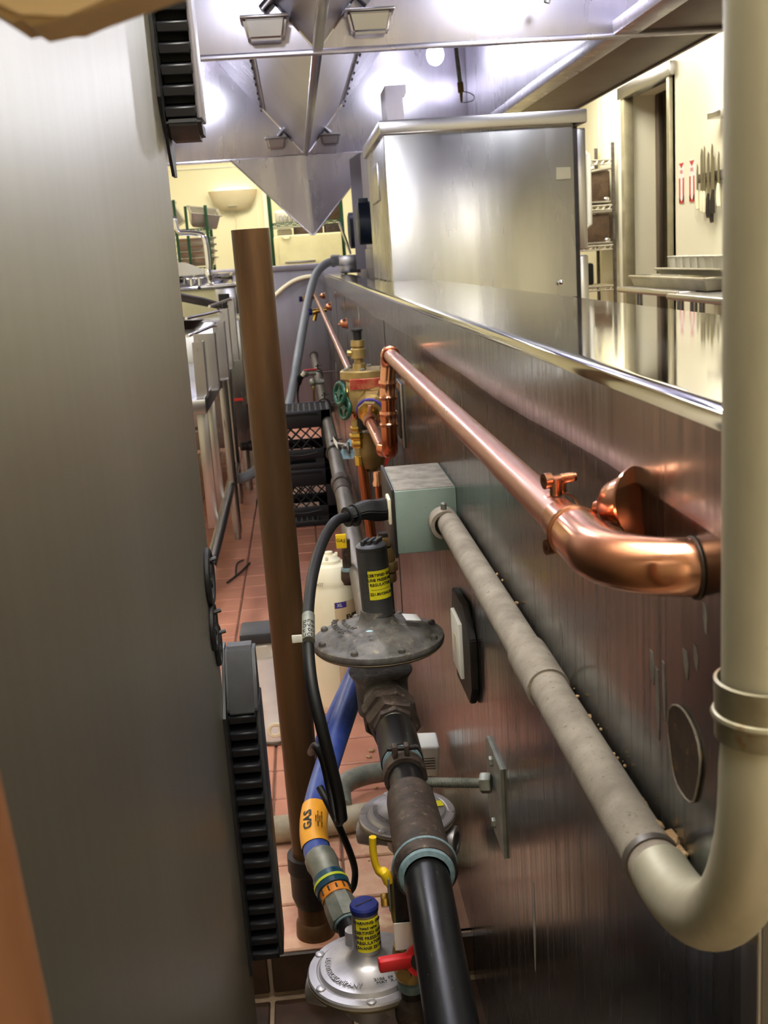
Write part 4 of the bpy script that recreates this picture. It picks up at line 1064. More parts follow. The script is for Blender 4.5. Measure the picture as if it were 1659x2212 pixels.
cr_ = thing('copper_riser', 'orange-red copper riser dropping from the brass valve to the floor', 'pipe', at(790, 1000, RY))
b = MB(); b.cyl(at(781, 992, RY), at(806, 1186, RY + 0.0), 0.0132, n=22); build('pipe', b, M['copper_red'], cr_)
b = MB(); b.lathe(at(778.5, 985, RY), (0.02, 0, -1), [(0, 0.013), (0, 0.0165), (0.022, 0.0165), (0.024, 0.013)], 22); build('fitting', b, M['brass_bright'], cr_)
t2 = thing('copper_stub_pipe', 'short thin copper stub with a press coupling left of the junction box', 'pipe', at(816, 1040, 2.4))
b = MB(); b.cyl(at(815, 1020, 2.4), at(819, 1080, 2.4), 0.0075, n=16); build('pipe', b, M['copper_red'], t2)
b = MB(); p_ = at(815.5, 1024, 2.4); b.lathe(p_, (0, 0, -1), [(-0.006, 0), (-0.006, 0.008), (0.0, 0.010), (0.012, 0.0095), (0.02, 0.0125), (0.026, 0.0125), (0.028, 0.008)], 18); build('press_coupling', b, M['copper'], t2)

hb = thing('hose_bib', 'dark brass angle stop below the junction box beside the regulator tower', 'valve', at(842, 1190, 2.35))
HY = 2.35
b = MB(); b.cyl(at(828, 1150, HY), at(842, 1330, HY), 0.0125, n=20); build('pipe', b, M['black_fit'], hb)
for (py, r, h) in ((1168, 0.019, 0.020), (1198, 0.021, 0.034), (1222, 0.026, 0.022), (1246, 0.021, 0.020)):
    c = at(829 + (py - 1150) * 0.078, py, HY)
    b = MB(); b.lathe(c + V((0, 0, h / 2)), (0, 0, -1), [(0, 0.0125), (0, r * 0.94), (h * 0.15, r), (h * 0.85, r), (h, r * 0.94), (h, 0.0125)], 8 if py in (1168, 1222) else 20, 0.2); build('union_section', b, M['bronze'], hb)
b = MB(); b.tube(smooth_path([at(835, 1203, HY), at(818, 1200, HY), at(803, 1192, HY), at(792, 1200, HY), at(788, 1214, HY)], 4), 0.012, 14); build('side_branch', b, M['bronze'], hb)

# pale blue card with a clip, held by the far pipe's hanger
cdg = thing('info_card', 'pale blue card with a steel clip hanging beside the gas pipe', 'card', at(750, 970, 4.28))
b = MB(); b.prism([at(727, 992, 4.28), at(741, 965, 4.28), at(758, 944, 4.30), at(770, 955, 4.30), at(772, 968, 4.29), at(763, 991, 4.28)], (0.0015, 0.002, 0)); build('card', b, M['card_blue'], cdg)
b = MB(); b.box(at(742, 968, 4.26), at(752, 960, 4.27), 0.002); b.cyl(at(740, 966, 4.25), at(762, 968, 4.26), 0.007, n=10); b.cyl(at(752, 955, 4.25), at(754, 979, 4.25), 0.006, n=8); build('clip', b, M['steel'], cdg)
b = MB(); b.prism([at(719, 942, 4.31), at(728, 955, 4.29), at(730, 970, 4.29), at(721, 957, 4.31)], (0, 0.001, 0)); b.prism([at(728, 955, 4.29), at(746, 958, 4.29), at(746, 960, 4.29), at(729, 959, 4.29)], (0, 0.001, 0)); build('cream_tag', b, M['paper'], cdg)

# small copper line beyond the valve, with bell hangers
sc_ = thing('copper_branch_line', 'thin copper line running from the brass valve to the far end of the wall', 'pipe', at(705, 690, 5))
b = MB(); b.tube([at(762, 812, RY + 0.06), at(752, 795, 3.0), at(705, 692, 4.8), at(680, 637, 7.2), at(676, 622, 7.4)], 0.0095, 16); build('pipe', b, M['copper_pipe'], sc_)
b = MB(); b.tube([at(676, 624, 7.4), at(676, 600, 7.4)], 0.010, 12); build('riser', b, M['copper_red'], sc_)
bell_hanger('bell_hanger', at(750, 698, 4.9), at(713, 703, 4.9), 0.021, 'nearest of the three small copper bells above the thin copper line', 'small copper bell hangers', 0.0105, False)
bell_hanger('bell_hanger', at(716, 662, 6.3), at(692, 664, 6.3), 0.021, 'middle one of the three small copper bells above the thin copper line', 'small copper bell hangers', 0.0105, False)
bell_hanger('bell_hanger', at(702, 639, 7.4), at(682, 640, 7.4), 0.021, 'farthest of the three small copper bells above the thin copper line', 'small copper bell hangers', 0.0105, False)
for (lab, px, py, Y) in (('nearer brass stop valve with a navy knob on the copper line', 685, 673, 6.4), ('farther brass stop valve with a navy knob on the copper line', 662, 645, 7.4)):
    c = at(px, py, Y)
    t = thing('stop_valve', lab, 'valve', c, 'brass stop valves on the copper line')
    b = MB(); b.cyl(c + V((0.055, 0, 0.008)), c + V((-0.025, 0, 0.002)), 0.014, n=14); b.cyl(c + V((-0.005, 0, 0)), c + V((-0.02, 0, -0.05)), 0.011, n=12); b.lathe(c, (1, 0, 0), [(-0.025, 0), (-0.025, 0.018), (-0.008, 0.020), (-0.008, 0)], 12); build('body', b, M['brass_bright'], t)
    b = MB(); b.lathe(c + V((-0.026, 0, 0)), (-1, 0, 0), [(0, 0), (0, 0.016), (0.004, 0.019), (0.022, 0.019), (0.024, 0)], 12); build('knob', b, M['blue_dark'], t)

# switch plates on the stainless wall
sp1 = thing('wall_box', 'shallow steel outlet box with a white cover on the wall above the wall plate', 'outlet', (WX, 1.69, 0.56))
b = MB(); b.prism([(WX - 0.012, 1.795, 0.645), (WX - 0.012, 1.77, 0.702), (WX - 0.012, 1.640, 0.712), (WX - 0.012, 1.585, 0.672), (WX - 0.012, 1.585, 0.590), (WX - 0.012, 1.615, 0.556), (WX - 0.012, 1.760, 0.548)], (0.011, 0, 0))
bmesh.ops.bevel(b.bm, geom=b.bm.edges[:], offset=0.002, segments=2, affect='EDGES'); build('plate', b, M['black_fit'], sp1)
b = MB(); b.box((WX - 0.018, 1.665, 0.578), (WX - 0.011, 1.755, 0.672), 0.002); build('cover', b, M['paper'], sp1, label='white cover')
b = MB(); b.box((WX - 0.0185, 1.70, 0.612), (WX - 0.0175, 1.725, 0.640), 0.0004, 1); build('switch', b, M['ivory'], sp1)
sp2 = thing('wall_outlet', 'narrow steel outlet plate on the wall behind the copper drop', 'outlet', (WX, 2.68, 0.80))
b = MB(); b.box((WX - 0.006, 2.60, 0.80), (WX, 2.74, 0.955), 0.002); build('plate', b, M['steel'], sp2)
b = MB(); b.box((WX - 0.0105, 2.625, 0.82), (WX - 0.006, 2.715, 0.935), 0.002); build('cover', b, M['black_fit'], sp2)

# ================================================================== floor level: cartridge, housing, floor pipe, debris
jg = thing('filter_cartridge', 'cream plastic filter cartridge standing on the tiles behind the regulator', 'cartridge', (0.030, 2.96, 0))
J = V((0.030, 2.975, 0.0))
jt = V((-0.0, 0.0, 1.0))
b = MB(); b.lathe(J, (0, 0, 1), [(0, 0), (0, 0.060), (0.006, 0.066), (0.03, 0.070), (0.26, 0.070), (0.33, 0.067), (0.368, 0.064), (0.374, 0.0625), (0.378, 0.0635), (0.395, 0.062), (0.415, 0.057), (0.428, 0.050), (0.432, 0.030), (0.432, 0)], 48); jb_ = build('body', b, M['white_plastic'], jg)
b = MB(); b.lathe(J + V((0, 0, 0.431)), (0, 0, 1), [(0, 0.0), (0, 0.031), (0.010, 0.031), (0.014, 0.024), (0.022, 0.020), (0.022, 0.011), (0.032, 0.011), (0.033, 0)], 30); build('neck', b, M['white_plastic'], jg)
for a in (0.6, 2.6, 4.4):
    b = MB(); b.box(J + V((0.025 * math.cos(a) - 0.004, 0.025 * math.sin(a) - 0.004, 0.445)), J + V((0.025 * math.cos(a) + 0.004, 0.025 * math.sin(a) + 0.004, 0.456)), 0.001); build('lug', b, M['white_plastic'], jg)
b = MB(); b.patch(J, (0, 0, 1), (0.42, -1, 0), 0.0704, -0.35, 1.4, 0.10, 0.335, 18, 0.0004); jl = build('paper_label', b, M['label_beige'], jg)
b = MB(); b.patch(J, (0, 0, 1), (0.42, -1, 0), 0.0709, -0.34, 0.15, 0.318, 0.335, 8, 0.0003); build('violet_corner', b, M['ink_blue'], jl)
b = MB()
jf = lambda h, a: on_cyl(J, (0, 0, 1), (0.42, -1, 0), 0.0722, h, a)
build('lettering', text_mb('EVERPURE', 0.020, jf(0.288, 0.72), bold=0.0006), M['ink'], jl)
build('lettering', text_mb('claris', 0.016, jf(0.262, 0.20)), M['door_steel'], jl)
build('lettering', text_mb('XL', 0.013, jf(0.3265, -0.14)), M['paper'], jl)
build('lettering', text_mb('w27', 0.013, on_cyl(J, (0, 0, 1), (0.42, -1, 0), 0.0664, 0.387, -0.9)), M['door_steel'], jg)

fh = thing('filter_housing', 'narrow white filter housing with a grey base standing between the vent and the brown pipe', 'filter', (-0.172, 2.80, 0))
F0 = V((-0.150, 2.80, 0.0))
b = MB(); b.lathe(F0, (-0.05, -0.03, 1), [(0, 0), (0, 0.040), (0.012, 0.044), (0.05, 0.045), (0.065, 0.041), (0.22, 0.044), (0.25, 0.046), (0.25, 0)], 32); build('sump', b, M['white_clear'], fh)
b = MB(); b.ring(F0 + V((-0.003, -0.002, 0.008)), (-0.05, -0.03, 1), 0.042, 0.004, 30, 8); build('base_ring', b, M['iron_grey'], fh)
b = MB(); b.lathe(F0 + V((0, -0.043, 0.045)), (0, -1, 0), [(0, 0), (0, 0.020), (0.004, 0.020), (0.004, 0.013), (0.002, 0.012), (0.002, 0)], 24); build('round_boss', b, M['white_plastic'], fh)
b = MB(); b.lathe(F0 + V((-0.0125, -0.0075, 0.25)), (-0.05, -0.03, 1), [(0, 0), (0, 0.047), (0.035, 0.047), (0.04, 0.043), (0.04, 0)], 28); build('clear_collar', b, M['clear'], fh)
b = MB(); b.box(F0 + V((-0.07, -0.06, 0.292)), F0 + V((0.05, 0.05, 0.322)), 0.006); build('bracket', b, M['dark_plastic'], fh)

wl = thing('wire_box', 'small white printed box with rounded corners on the floor behind the black coupling', 'box', at(925, 1640, 2.12))
c = at(924, 1632, 2.10)
b = MB(); b.box(c + V((-0.030, -0.015, -0.040)), c + V((0.022, 0.04, 0.034)), 0.006, 3, rot=(0.2, 0.06, 0)); wb_ = build('body', b, M['paper'], wl)
for q in range(9):
    b = MB(); b.box(c + V((-0.019, -0.0170 - 0.00, 0.024 - q * 0.0058)), c + V((0.013, -0.0160, 0.0256 - q * 0.0058)), rot=(0.2, 0.06, 0)); o_ = build('print_line', b, M['iron_grey'], wb_)
b = MB(); b.cyl(c + V((-0.004, 0.012, -0.2)), c + V((-0.004, 0.012, -0.045)), 0.012, n=14); build('stand_pipe', b, M['pipe_white'], wl)
b = MB(); b.lathe((c.x - 0.004, c.y + 0.012, 0), (0, 0, 1), [(0, 0), (0, 0.045), (0.01, 0.045), (0.016, 0.02), (c.z - 0.19, 0.013), (c.z - 0.19, 0)], 20); build('foot', b, M['pipe_white'], wl)

fp = thing('floor_pipe', 'grimy white pipe lying across the tiles behind the brown pipe', 'pipe', (-0.02, 2.3, 0))
b = MB(); b.tube([(-0.24, 2.25, 0.030), (-0.10, 2.25, 0.030), (0.10, 2.275, 0.030), (0.215, 2.30, 0.030)], 0.030, 20); build('pipe', b, M['pipe_white'], fp)
b = MB(); b.tube(smooth_path([(0.008, 2.275, 0.050), (0.012, 2.36, 0.062), (0.07, 2.42, 0.056), (0.15, 2.44, 0.05)], 5), 0.024, 16); build('branch', b, M['galv'], fp)
cb = MB()
for q in range(46):
    x, y = random.uniform(-0.10, 0.14), random.choice([random.uniform(1.9, 2.2), random.uniform(2.45, 2.8)])
    s_ = random.uniform(0.002, 0.007)
    cb.box((x - s_, y - s_, 0.0), (x + s_, y + s_ * 1.3, s_ * 1.1), s_ * 0.4, 1, rot=(0, 0, random.random() * 3))
finish(build('floor_crumbs', cb, M['crumb'], flat=True), 'tan crumbs and flakes scattered over the red tiles', 'debris', kind='stuff')
tw_ = MB(); tw_.tube(smooth_path([(-0.375, 4.35, 0.005), (-0.33, 4.48, 0.006), (-0.295, 4.62, 0.006)], 4), 0.005, 8); tw_.tube(smooth_path([(-0.345, 4.44, 0.006), (-0.35, 4.62, 0.006), (-0.325, 4.68, 0.006)], 4), 0.004, 8)
finish(build('twig', tw_, M['iron_brown']), 'thin brown forked scrap lying on the red tiles near the table leg', 'scrap')

# ================================================================== milk crates
def crate(label, z0, topgrid):
    x0, x1, y0, y1, h = -0.215, 0.112, 5.23, 5.56, 0.281
    t = thing('milk_crate', label, 'crate', ((x0 + x1) / 2, (y0 + y1) / 2, z0), 'black milk crates')
    z1 = z0 + h
    for (n_, yy) in (('front_wall', y0), ('back_wall', y1 - 0.012)):
        b = MB()
        b.box((x0, yy, z0), (x1, yy + 0.012, z0 + 0.028), 0.002)
        b.box((x0, yy, z0 + 0.050), (x1, yy + 0.012, z0 + 0.098), 0.002)
        b.box((x0, yy, z0 + 0.028), (x0 + 0.085, yy + 0.012, z0 + 0.05)); b.box((x1 - 0.085, yy, z0 + 0.028), (x1, yy + 0.012, z0 + 0.05))
        b.box((x0, yy, z1 - 0.082), (x1, yy + 0.012, z1), 0.002)
        b.box((x0, yy, z0), (x0 + 0.045, yy + 0.012, z1), 0.002); b.box((x1 - 0.045, yy, z0), (x1, yy + 0.012, z1), 0.002)
        b.box((x0 + 0.06, yy - 0.006, z1 - 0.02), (x1 - 0.06, yy, z1 - 0.004), 0.002)
        w = build(n_, b, M['crate'], t)
        b = MB()
        zz0, zz1 = z0 + 0.096, z1 - 0.080
        hh = zz1 - zz0
        k = x0 + 0.04 - hh
        while k < x1 - 0.04:
            for s in (0, 1):
                pa = V((k, yy + 0.006, zz0)) if s == 0 else V((k + hh, yy + 0.006, zz0))
                pb = V((k + hh, yy + 0.006, zz1)) if s == 0 else V((k, yy + 0.006, zz1))
                lo, hi = min(pa.x, pb.x), max(pa.x, pb.x)
                if lo > x0 + 0.01 and hi < x1 - 0.01:
                    b.tube([pa, pb], 0.0038, 6)
            k += 0.048
        build('lattice', b, M['crate'], w)
    for (n_, xx) in (('side_wall', x0), ('side_wall', x1 - 0.012)):
        b = MB(); b.box((xx, y0, z0), (xx + 0.012, y1, z0 + 0.098), 0.002); b.box((xx, y0, z1 - 0.095), (xx + 0.012, y1, z1), 0.002)
        for q in range(7):
            yy = y0 + 0.03 + q * 0.045
            b.tube([(xx + 0.006, yy, z0 + 0.09), (xx + 0.006, yy + 0.03, z1 - 0.09)], 0.005, 6); b.tube([(xx + 0.006, yy + 0.03, z0 + 0.09), (xx + 0.006, yy, z1 - 0.09)], 0.005, 6)
        build(n_, b, M['crate'], t)
    b = MB()
    zz = z1 - 0.006 if topgrid else z0 + 0.006
    for q in range(12):
        x = x0 + 0.012 + q * (x1 - x0 - 0.024) / 11
        b.box((x - 0.004, y0 + 0.01, zz - 0.006), (x + 0.004, y1 - 0.01, zz + 0.003))
    for q in range(12):
        y = y0 + 0.012 + q * (y1 - y0 - 0.024) / 11
        b.box((x0 + 0.01, y - 0.004, zz - 0.006), (x1 - 0.01, y + 0.004, zz + 0.002))
    if topgrid:
        b.box((x0 + 0.01, y0 + 0.01, zz - 0.012), (x1 - 0.01, y1 - 0.01, zz - 0.006))
    build('grid_panel', b, M['dark_plastic'] if topgrid else M['crate'], t)
    b = MB(); c = V(((x0 + x1) / 2, y0 - 0.004, z0 + 0.075)); b.tube(smooth_path([c + V((-0.09, 0, 0.005)), c + V((0, -0.004, -0.006)), c + V((0.09, 0, 0.005))], 4), 0.003, 6); build('handle_rib', b, M['dark_plastic'], t)
    return t
crate('upper black milk crate with a ribbed panel on top, stacked on the other', 0.282, True)
crate('lower black milk crate standing on the tiles under the other', 0.0, False)

# ================================================================== end of the aisle: cabinet, conduits
ba = thing('end_cabinet', 'plain grey steel cabinet closing the far end of the aisle', 'cabinet', (0.0, 9.5, 0))
b = MB(); b.box((-0.75, 9.32, 0.05), (0.40, 9.9, 1.20), 0.006); build('body', b, M['bin'], ba)
b = MB(); b.box((-0.76, 9.305, 1.185), (0.205, 9.92, 1.232), 0.008); build('rim', b, M['bin'], ba)
fx = thing('flexible_conduit', 'grey flexible conduit arching from the end box down behind the crates', 'conduit', at(650, 740, 6.7))
b = MB(); b.tube(smooth_path([at(727, 563, 7.42), at(704, 570, 7.40), at(683, 592, 7.34), at(668, 640, 7.2), at(658, 690, 7.0), at(648, 745, 6.75), at(636, 815, 6.4), at(622, 885, 5.95), at(600, 960, 5.7), at(560, 1010, 5.6), at(525, 1032, 5.55), at(500, 1030, 5.5)], 6), 0.0265, 16); build('hose', b, M['flex'], fx)
b = MB(); q0, q1 = at(718, 564, 7.42), at(734, 562, 7.43); b.cyl(q0, q1, 0.036, n=16); b.hexn(q0 + V((-0.01, 0, 0)), q0 + V((0.02, 0, 0)), 0.041); build('connector', b, M['flex'], fx)
ob = thing('outlet_box', 'small shiny grey outlet box on the cap with the flexible conduit plugged in', 'junction box', at(755, 562, 7.45))
c = at(755, 563, 7.45); b = MB(); b.box((c.x - 0.065, c.y - 0.05, CAPZ + 0.005), (c.x + 0.065, c.y + 0.05, c.z + 0.035), 0.006); build('body', b, M['steel'], ob)
b = MB(); b.ring((c.x, c.y - 0.051, c.z), (0, 1, 0), 0.026, 0.004, 20, 6); build('knockout', b, M['chrome'], ob)
b = MB(); b.box((c.x - 0.072, c.y - 0.057, c.z - 0.032), (c.x + 0.072, c.y - 0.049, c.z + 0.036), 0.002); build('cover', b, M['steel'], ob)
b = MB(); b.tube(smooth_path([at(590, 642, 9.287), at(612, 622, 9.287), at(636, 606, 9.287), at(662, 598, 9.287), at(682, 597, 9.287)], 5), 0.018, 10)
finish(build('white_tubing', b, M['white_plastic']), 'thin white tubing curving across the grey end cabinet', 'tube')
b = MB(); c = at(803, 567, 7.9); b.lathe((c.x, c.y, CAPZ), (0, 0, 1), [(0, 0), (0, 0.02), (c.z - CAPZ + 0.0, 0.020), (c.z - CAPZ + 0.03, 0.012), (c.z - CAPZ + 0.034, 0)], 14)
finish(build('orange_cap', b, M['orange']), 'little orange cap on the cap of the wall behind the steel oven', 'cap')
b = MB(); c = at(773, 568, 7.7); b.lathe((c.x, c.y, CAPZ), (0, 0, 1), [(0, 0), (0, 0.018), (c.z - CAPZ + 0.0, 0.018), (c.z - CAPZ + 0.02, 0.010), (c.z - CAPZ + 0.024, 0)], 14)
finish(build('orange_cap', b, M['orange']), 'little orange cap right beside the outlet box on the wall', 'cap')

# ================================================================== left: steel stand, burner brackets, kettle, range
sd = thing('steel_stand', 'steel equipment stand with a channel edge, legs and lower rails left of the brown pipe', 'table', (-0.7, 5.0, 0))
SX = -0.375
b = MB(); b.box((-1.1, 4.22, 0.752), (SX - 0.004, 5.95, 0.764), 0.002); build('top', b, M['steel'], sd)
b = MB(); b.box((SX - 0.005, 4.20, 0.715), (SX, 5.97, 0.778), 0.002); build('edge_channel', b, M['steel'], sd)
b = MB(); b.box((-1.1, 4.20, 0.715), (SX, 4.206, 0.770), 0.001); build('edge_channel', b, M['steel'], sd)
for (x, y, r) in ((SX + 0.008, 5.09, 0.0205), (-0.95, 4.3, 0.02), (-0.95, 5.85, 0.02), (SX - 0.02, 5.90, 0.02)):
    b = MB(); b.lathe((x, y, 0), (0, 0, 1), [(0, 0), (0, r * 0.75), (0.03, r * 0.8), (0.032, r), (0.75, r), (0.75, 0)], 20); build('leg', b, M['steel'], sd)
for (x, y) in ((-0.412, 4.42), (-0.408, 4.78)):
    b = MB(); b.box((x - 0.022, y - 0.006, 0.22), (x + 0.022, y + 0.006, 0.752), 0.002); build('flat_brace', b, M['steel'], sd)
b = MB(); b.tube([(SX - 0.007, 3.80, 0.218), (SX + 0.0, 5.5, 0.275)], 0.022, 16); build('lower_rail', b, M['steel'], sd)
b = MB(); b.tube([(SX - 0.06, 5.0, 0.54), (-0.95, 5.0, 0.54)], 0.018, 12); build('lower_rail', b, M['steel'], sd)
for k, (px0, px1, pt, pb_, Y) in enumerate(((414, 436, 740, 836, 4.28), (417, 461, 722, 802, 4.55), (458, 482, 697, 770, 4.95), (474, 490, 668, 734, 5.45), (491, 503, 645, 705, 5.9))):
    t = thing('burner_bracket', ('nearest low', 'wide riveted', 'tall narrow', 'leaning pale', 'farthest')[k] + ' steel bracket plate standing on the steel stand', 'bracket', at(px0, pb_, Y), 'steel bracket plates on the stand')
    a_, c_, d_, e_ = at(px0, pt, Y), at(px1, pt - 2, Y), at(px1 + (pb_ - pt) * 0.09, pb_ - 2, Y), at(px0 + (pb_ - pt) * 0.09, pb_, Y)
    zb = 0.766
    d_.z = zb; e_.z = zb
    b = MB(); b.prism([a_, c_, d_, e_], (0, 0.003, 0)); b.prism([d_, e_, e_ + V((0, -0.03, 0)), d_ + V((0, -0.03, 0))], (0, 0, 0.003)); b.prism([c_, d_, d_ + V((0.0, 0.09, 0)), c_ + V((0.0, 0.09, 0))], (0.002, 0, 0)); pl = build('plate', b, M['steel'], t)
    for q in ((0.3,) if k in (0, 3) else (0.2, 0.8)):
        b = MB(); r_ = a_.lerp(c_, q) + V((0, -0.002, -0.028)); b.cyl(r_, r_ + V((0, -0.005, 0)), 0.0085, n=12); build('rivet', b, M['steel'], pl)
for k, (pa, pb_, Y0, Y1) in enumerate((((405, 726), (464, 702), 4.6, 4.95), ((402, 688), (474, 672), 5.0, 5.45), ((452, 662), (497, 646), 5.5, 5.9))):
    b = MB(); b.tube([at(*pa, Y0), at(*pb_, Y1)], 0.007, 10); b.cyl(at(*pb_, Y1), at(pb_[0] + 4, pb_[1] - 1, Y1), 0.011, n=10)
    finish(build('steel_rod', b, M['chrome']), ('lowest of the three thin bright rods reaching to the bracket plates', 'middle of the three thin bright rods reaching to the bracket plates', 'topmost of the three thin bright rods reaching to the bracket plates')[k], 'rod', 'bright rods between the bracket plates')
bp = thing('black_pan', 'blackened pan tilted with its square handle above the bracket plates', 'pan', at(440, 655, 6.0))
b = MB(); b.tube([at(380, 640, 6.0), at(440, 652, 6.0), at(472, 660, 6.0)], [0.022, 0.022, 0.018], 8); b.box(at(470, 672, 6.0), at(480, 655, 6.03)); build('rim', b, M['grease_black'], bp)
b = MB(); b.lathe(at(405, 705, 6.15) + V((-0.1, 0, 0)), (0.1, 0, 1), [(0, 0), (0.0, 0.14), (0.05, 0.19), (0.052, 0.17), (0.01, 0.12), (0.01, 0)], 24); build('bowl', b, M['grease_black'], bp)

rs = thing('range_side', 'dark steel range standing behind the stand with slots low on its side', 'range', (-0.7, 6.5, 0))
b = MB(); b.box((-1.1, 6.2, 0.26), (-0.325, 7.0, 0.965), 0.006); build('body', b, M['oven'], rs)
for q in range(4):
    b = MB(); b.box((-0.3265, 6.36 - 0.0, 0.62 - q * 0.03), (-0.322, 6.48, 0.632 - q * 0.03), 0.001); build('slot', b, M['black_fit'], rs)
b = MB(); b.box((-0.328, 6.196, 0.50), (-0.290, 6.26, 0.965), 0.004); build('corner_post', b, M['plenum'], rs)
b = MB(); b.box((-0.40, 6.195, 0.52), (-0.345, 6.2, 0.535)); build('red_mark', b, M['red_paint'], rs)
for (x, y) in ((-0.36, 6.26), (-1.05, 6.26), (-0.36, 6.94), (-1.05, 6.94)):
    b = MB(); b.cyl((x, y, 0), (x, y, 0.27), 0.022, n=14); build('leg', b, M['steel'], rs)
b = MB(); b.tube([at(520, 965, 5.7), at(548, 962, 5.72)], 0.022, 12); b.cyl(at(538, 963, 5.7), at(548, 961, 5.7), 0.028, n=12)
finish(build('gas_elbow', b, M['black_fit']), 'short black pipe fitting behind the brown pipe under the range', 'fitting')

kt = thing('steam_kettle', 'large shiny steam kettle with a cream front under the chrome faucet', 'kettle', (-0.72, 7.6, 0))
b = MB(); b.box((-1.3, 7.05, 0.2), (-0.44, 7.9, 1.125), 0.008); build('cabinet', b, M['cabinet_cream'], kt)
b = MB(); b.box((-0.50, 7.035, 0.86), (-0.375, 7.9, 1.125), 0.006); sf = build('side_frame', b, M['steel'], kt)
b = MB(); b.box((-0.482, 7.028, 0.93), (-0.415, 7.037, 1.09), 0.002); build('dark_opening', b, M['black_fit'], sf)
b = MB(); b.box((-1.3, 7.02, 1.125), (-0.37, 7.95, 1.150), 0.006); build('top_rim', b, M['chrome'], kt)
b = MB(); b.lathe((-0.86, 7.55, 1.15), (0, 0, 1), [(0, 0), (0, 0.44), (0.02, 0.455), (0.05, 0.455), (0.055, 0.46), (0.062, 0.46), (0.065, 0.40), (0.065, 0)], 48); build('bowl', b, M['chrome'], kt)
b = MB(); b.prism([(-1.3, 7.92, 1.15), (-0.62, 7.92, 1.15), (-0.62, 7.92, 1.24), (-0.75, 7.92, 1.30), (-1.3, 7.92, 1.33)], (0, 0.03, 0)); build('splash', b, M['steel'], kt)
b = MB(); c = at(431, 622, 7.03); b.cyl(c, c + V((0, -0.02, 0)), 0.010, n=12); build('knob', b, M['black_fit'], kt)
fc = thing('faucet', 'chrome pot-filler faucet with a bent spout standing on the kettle rim', 'faucet', (-0.55, 7.1, 1.15))
fb = at(453, 608, 7.1)
b = MB(); b.lathe((fb.x, 7.1, 1.150), (0, 0, 1), [(0, 0), (0, 0.034), (0.008, 0.034), (0.012, 0.020), (0.03, 0.017), (0.05, 0.024), (0.08, 0.022), (0.10, 0.014), (0.10, 0)], 24); build('base', b, M['chrome'], fc)
b = MB(); b.tube(smooth_path([(fb.x, 7.1, 1.22), at(449, 560, 7.1), at(444, 522, 7.1), at(436, 508, 7.1), at(420, 504, 7.1), at(388, 503, 7.1)], 5), 0.0165, 14); build('spout', b, M['chrome'], fc)
b = MB(); b.tube(smooth_path([at(390, 504, 7.1), at(383, 496, 7.1), at(378, 476, 7.1), at(372, 470, 7.1)], 4), 0.014, 12); build('spout_joint', b, M['chrome'], fc)
for dx in (-0.06, -0.11):
    b = MB(); b.cyl((fb.x + dx, 7.08, 1.151), (fb.x + dx, 7.08, 1.19), 0.012, n=12); b.box((fb.x + dx - 0.03, 7.07, 1.188), (fb.x + dx + 0.03, 7.09, 1.198), 0.003); build('tap_handle', b, M['chrome'], fc)

# ================================================================== far end: shelving, boards, lamp
def shelf_rack(label, xs, ys, posts_top, shelf_z, group=None):
    t = thing('wire_shelf', label, 'shelf', ((xs[0] + xs[1]) / 2, ys[0], 0), group)
    for x in xs:
        for y in ys:
            b = MB(); b.cyl((x, y, 0), (x, y, posts_top), 0.0145, n=10); build('post', b, M['green_shelf'], t)
    for z in shelf_z:
        b = MB()
        for y in ys:
            b.tube([(xs[0], y, z), (xs[1], y, z)], 0.006, 6); b.tube([(xs[0], y, z - 0.03), (xs[1], y, z - 0.03)], 0.005, 6)
        for x in xs:
            b.tube([(x, ys[0], z), (x, ys[1], z)], 0.006, 6)
        k = 12
        for q in range(k):
            x = xs[0] + (xs[1] - xs[0]) * (q + 0.5) / k
            b.tube([(x, ys[0], z), (x, ys[1], z)], 0.003, 4)
        for q in range(9):
            x = xs[0] + (xs[1] - xs[0]) * q / 9
            x2 = xs[0] + (xs[1] - xs[0]) * (q + 1) / 9
            b.tube([(x, ys[0], z - 0.03), ((x + x2) / 2, ys[0], z)], 0.003, 4); b.tube([((x + x2) / 2, ys[0], z), (x2, ys[0], z - 0.03)], 0.003, 4)
        build('wire_deck', b, M['green_shelf'], t)
    return t
shelf_rack('green wire shelf at the back left holding steel pans', (-1.55, -0.75), (10.35, 10.8), 1.80, (0.9, 1.26, 1.60))
shelf_rack('green wire shelf behind the cream boards at the far end', (-0.185, 0.47), (10.45, 10.9), 1.90, (0.5, 1.24, 1.605), None)
b = MB(); b.cyl((-1.02, 10.3, 0), (-1.02, 10.3, 1.86), 0.013, n=10); finish(build('shelf_upright', b, M['green_shelf']), 'lone green upright at the edge of the steel cabinet', 'post')
b = MB(); b.cyl((-0.925, 10.32, 0), (-0.925, 10.32, 1.80), 0.013, n=10); finish(build('shelf_upright', b, M['green_shelf']), 'green upright between the steel pans of the back left shelf', 'post')
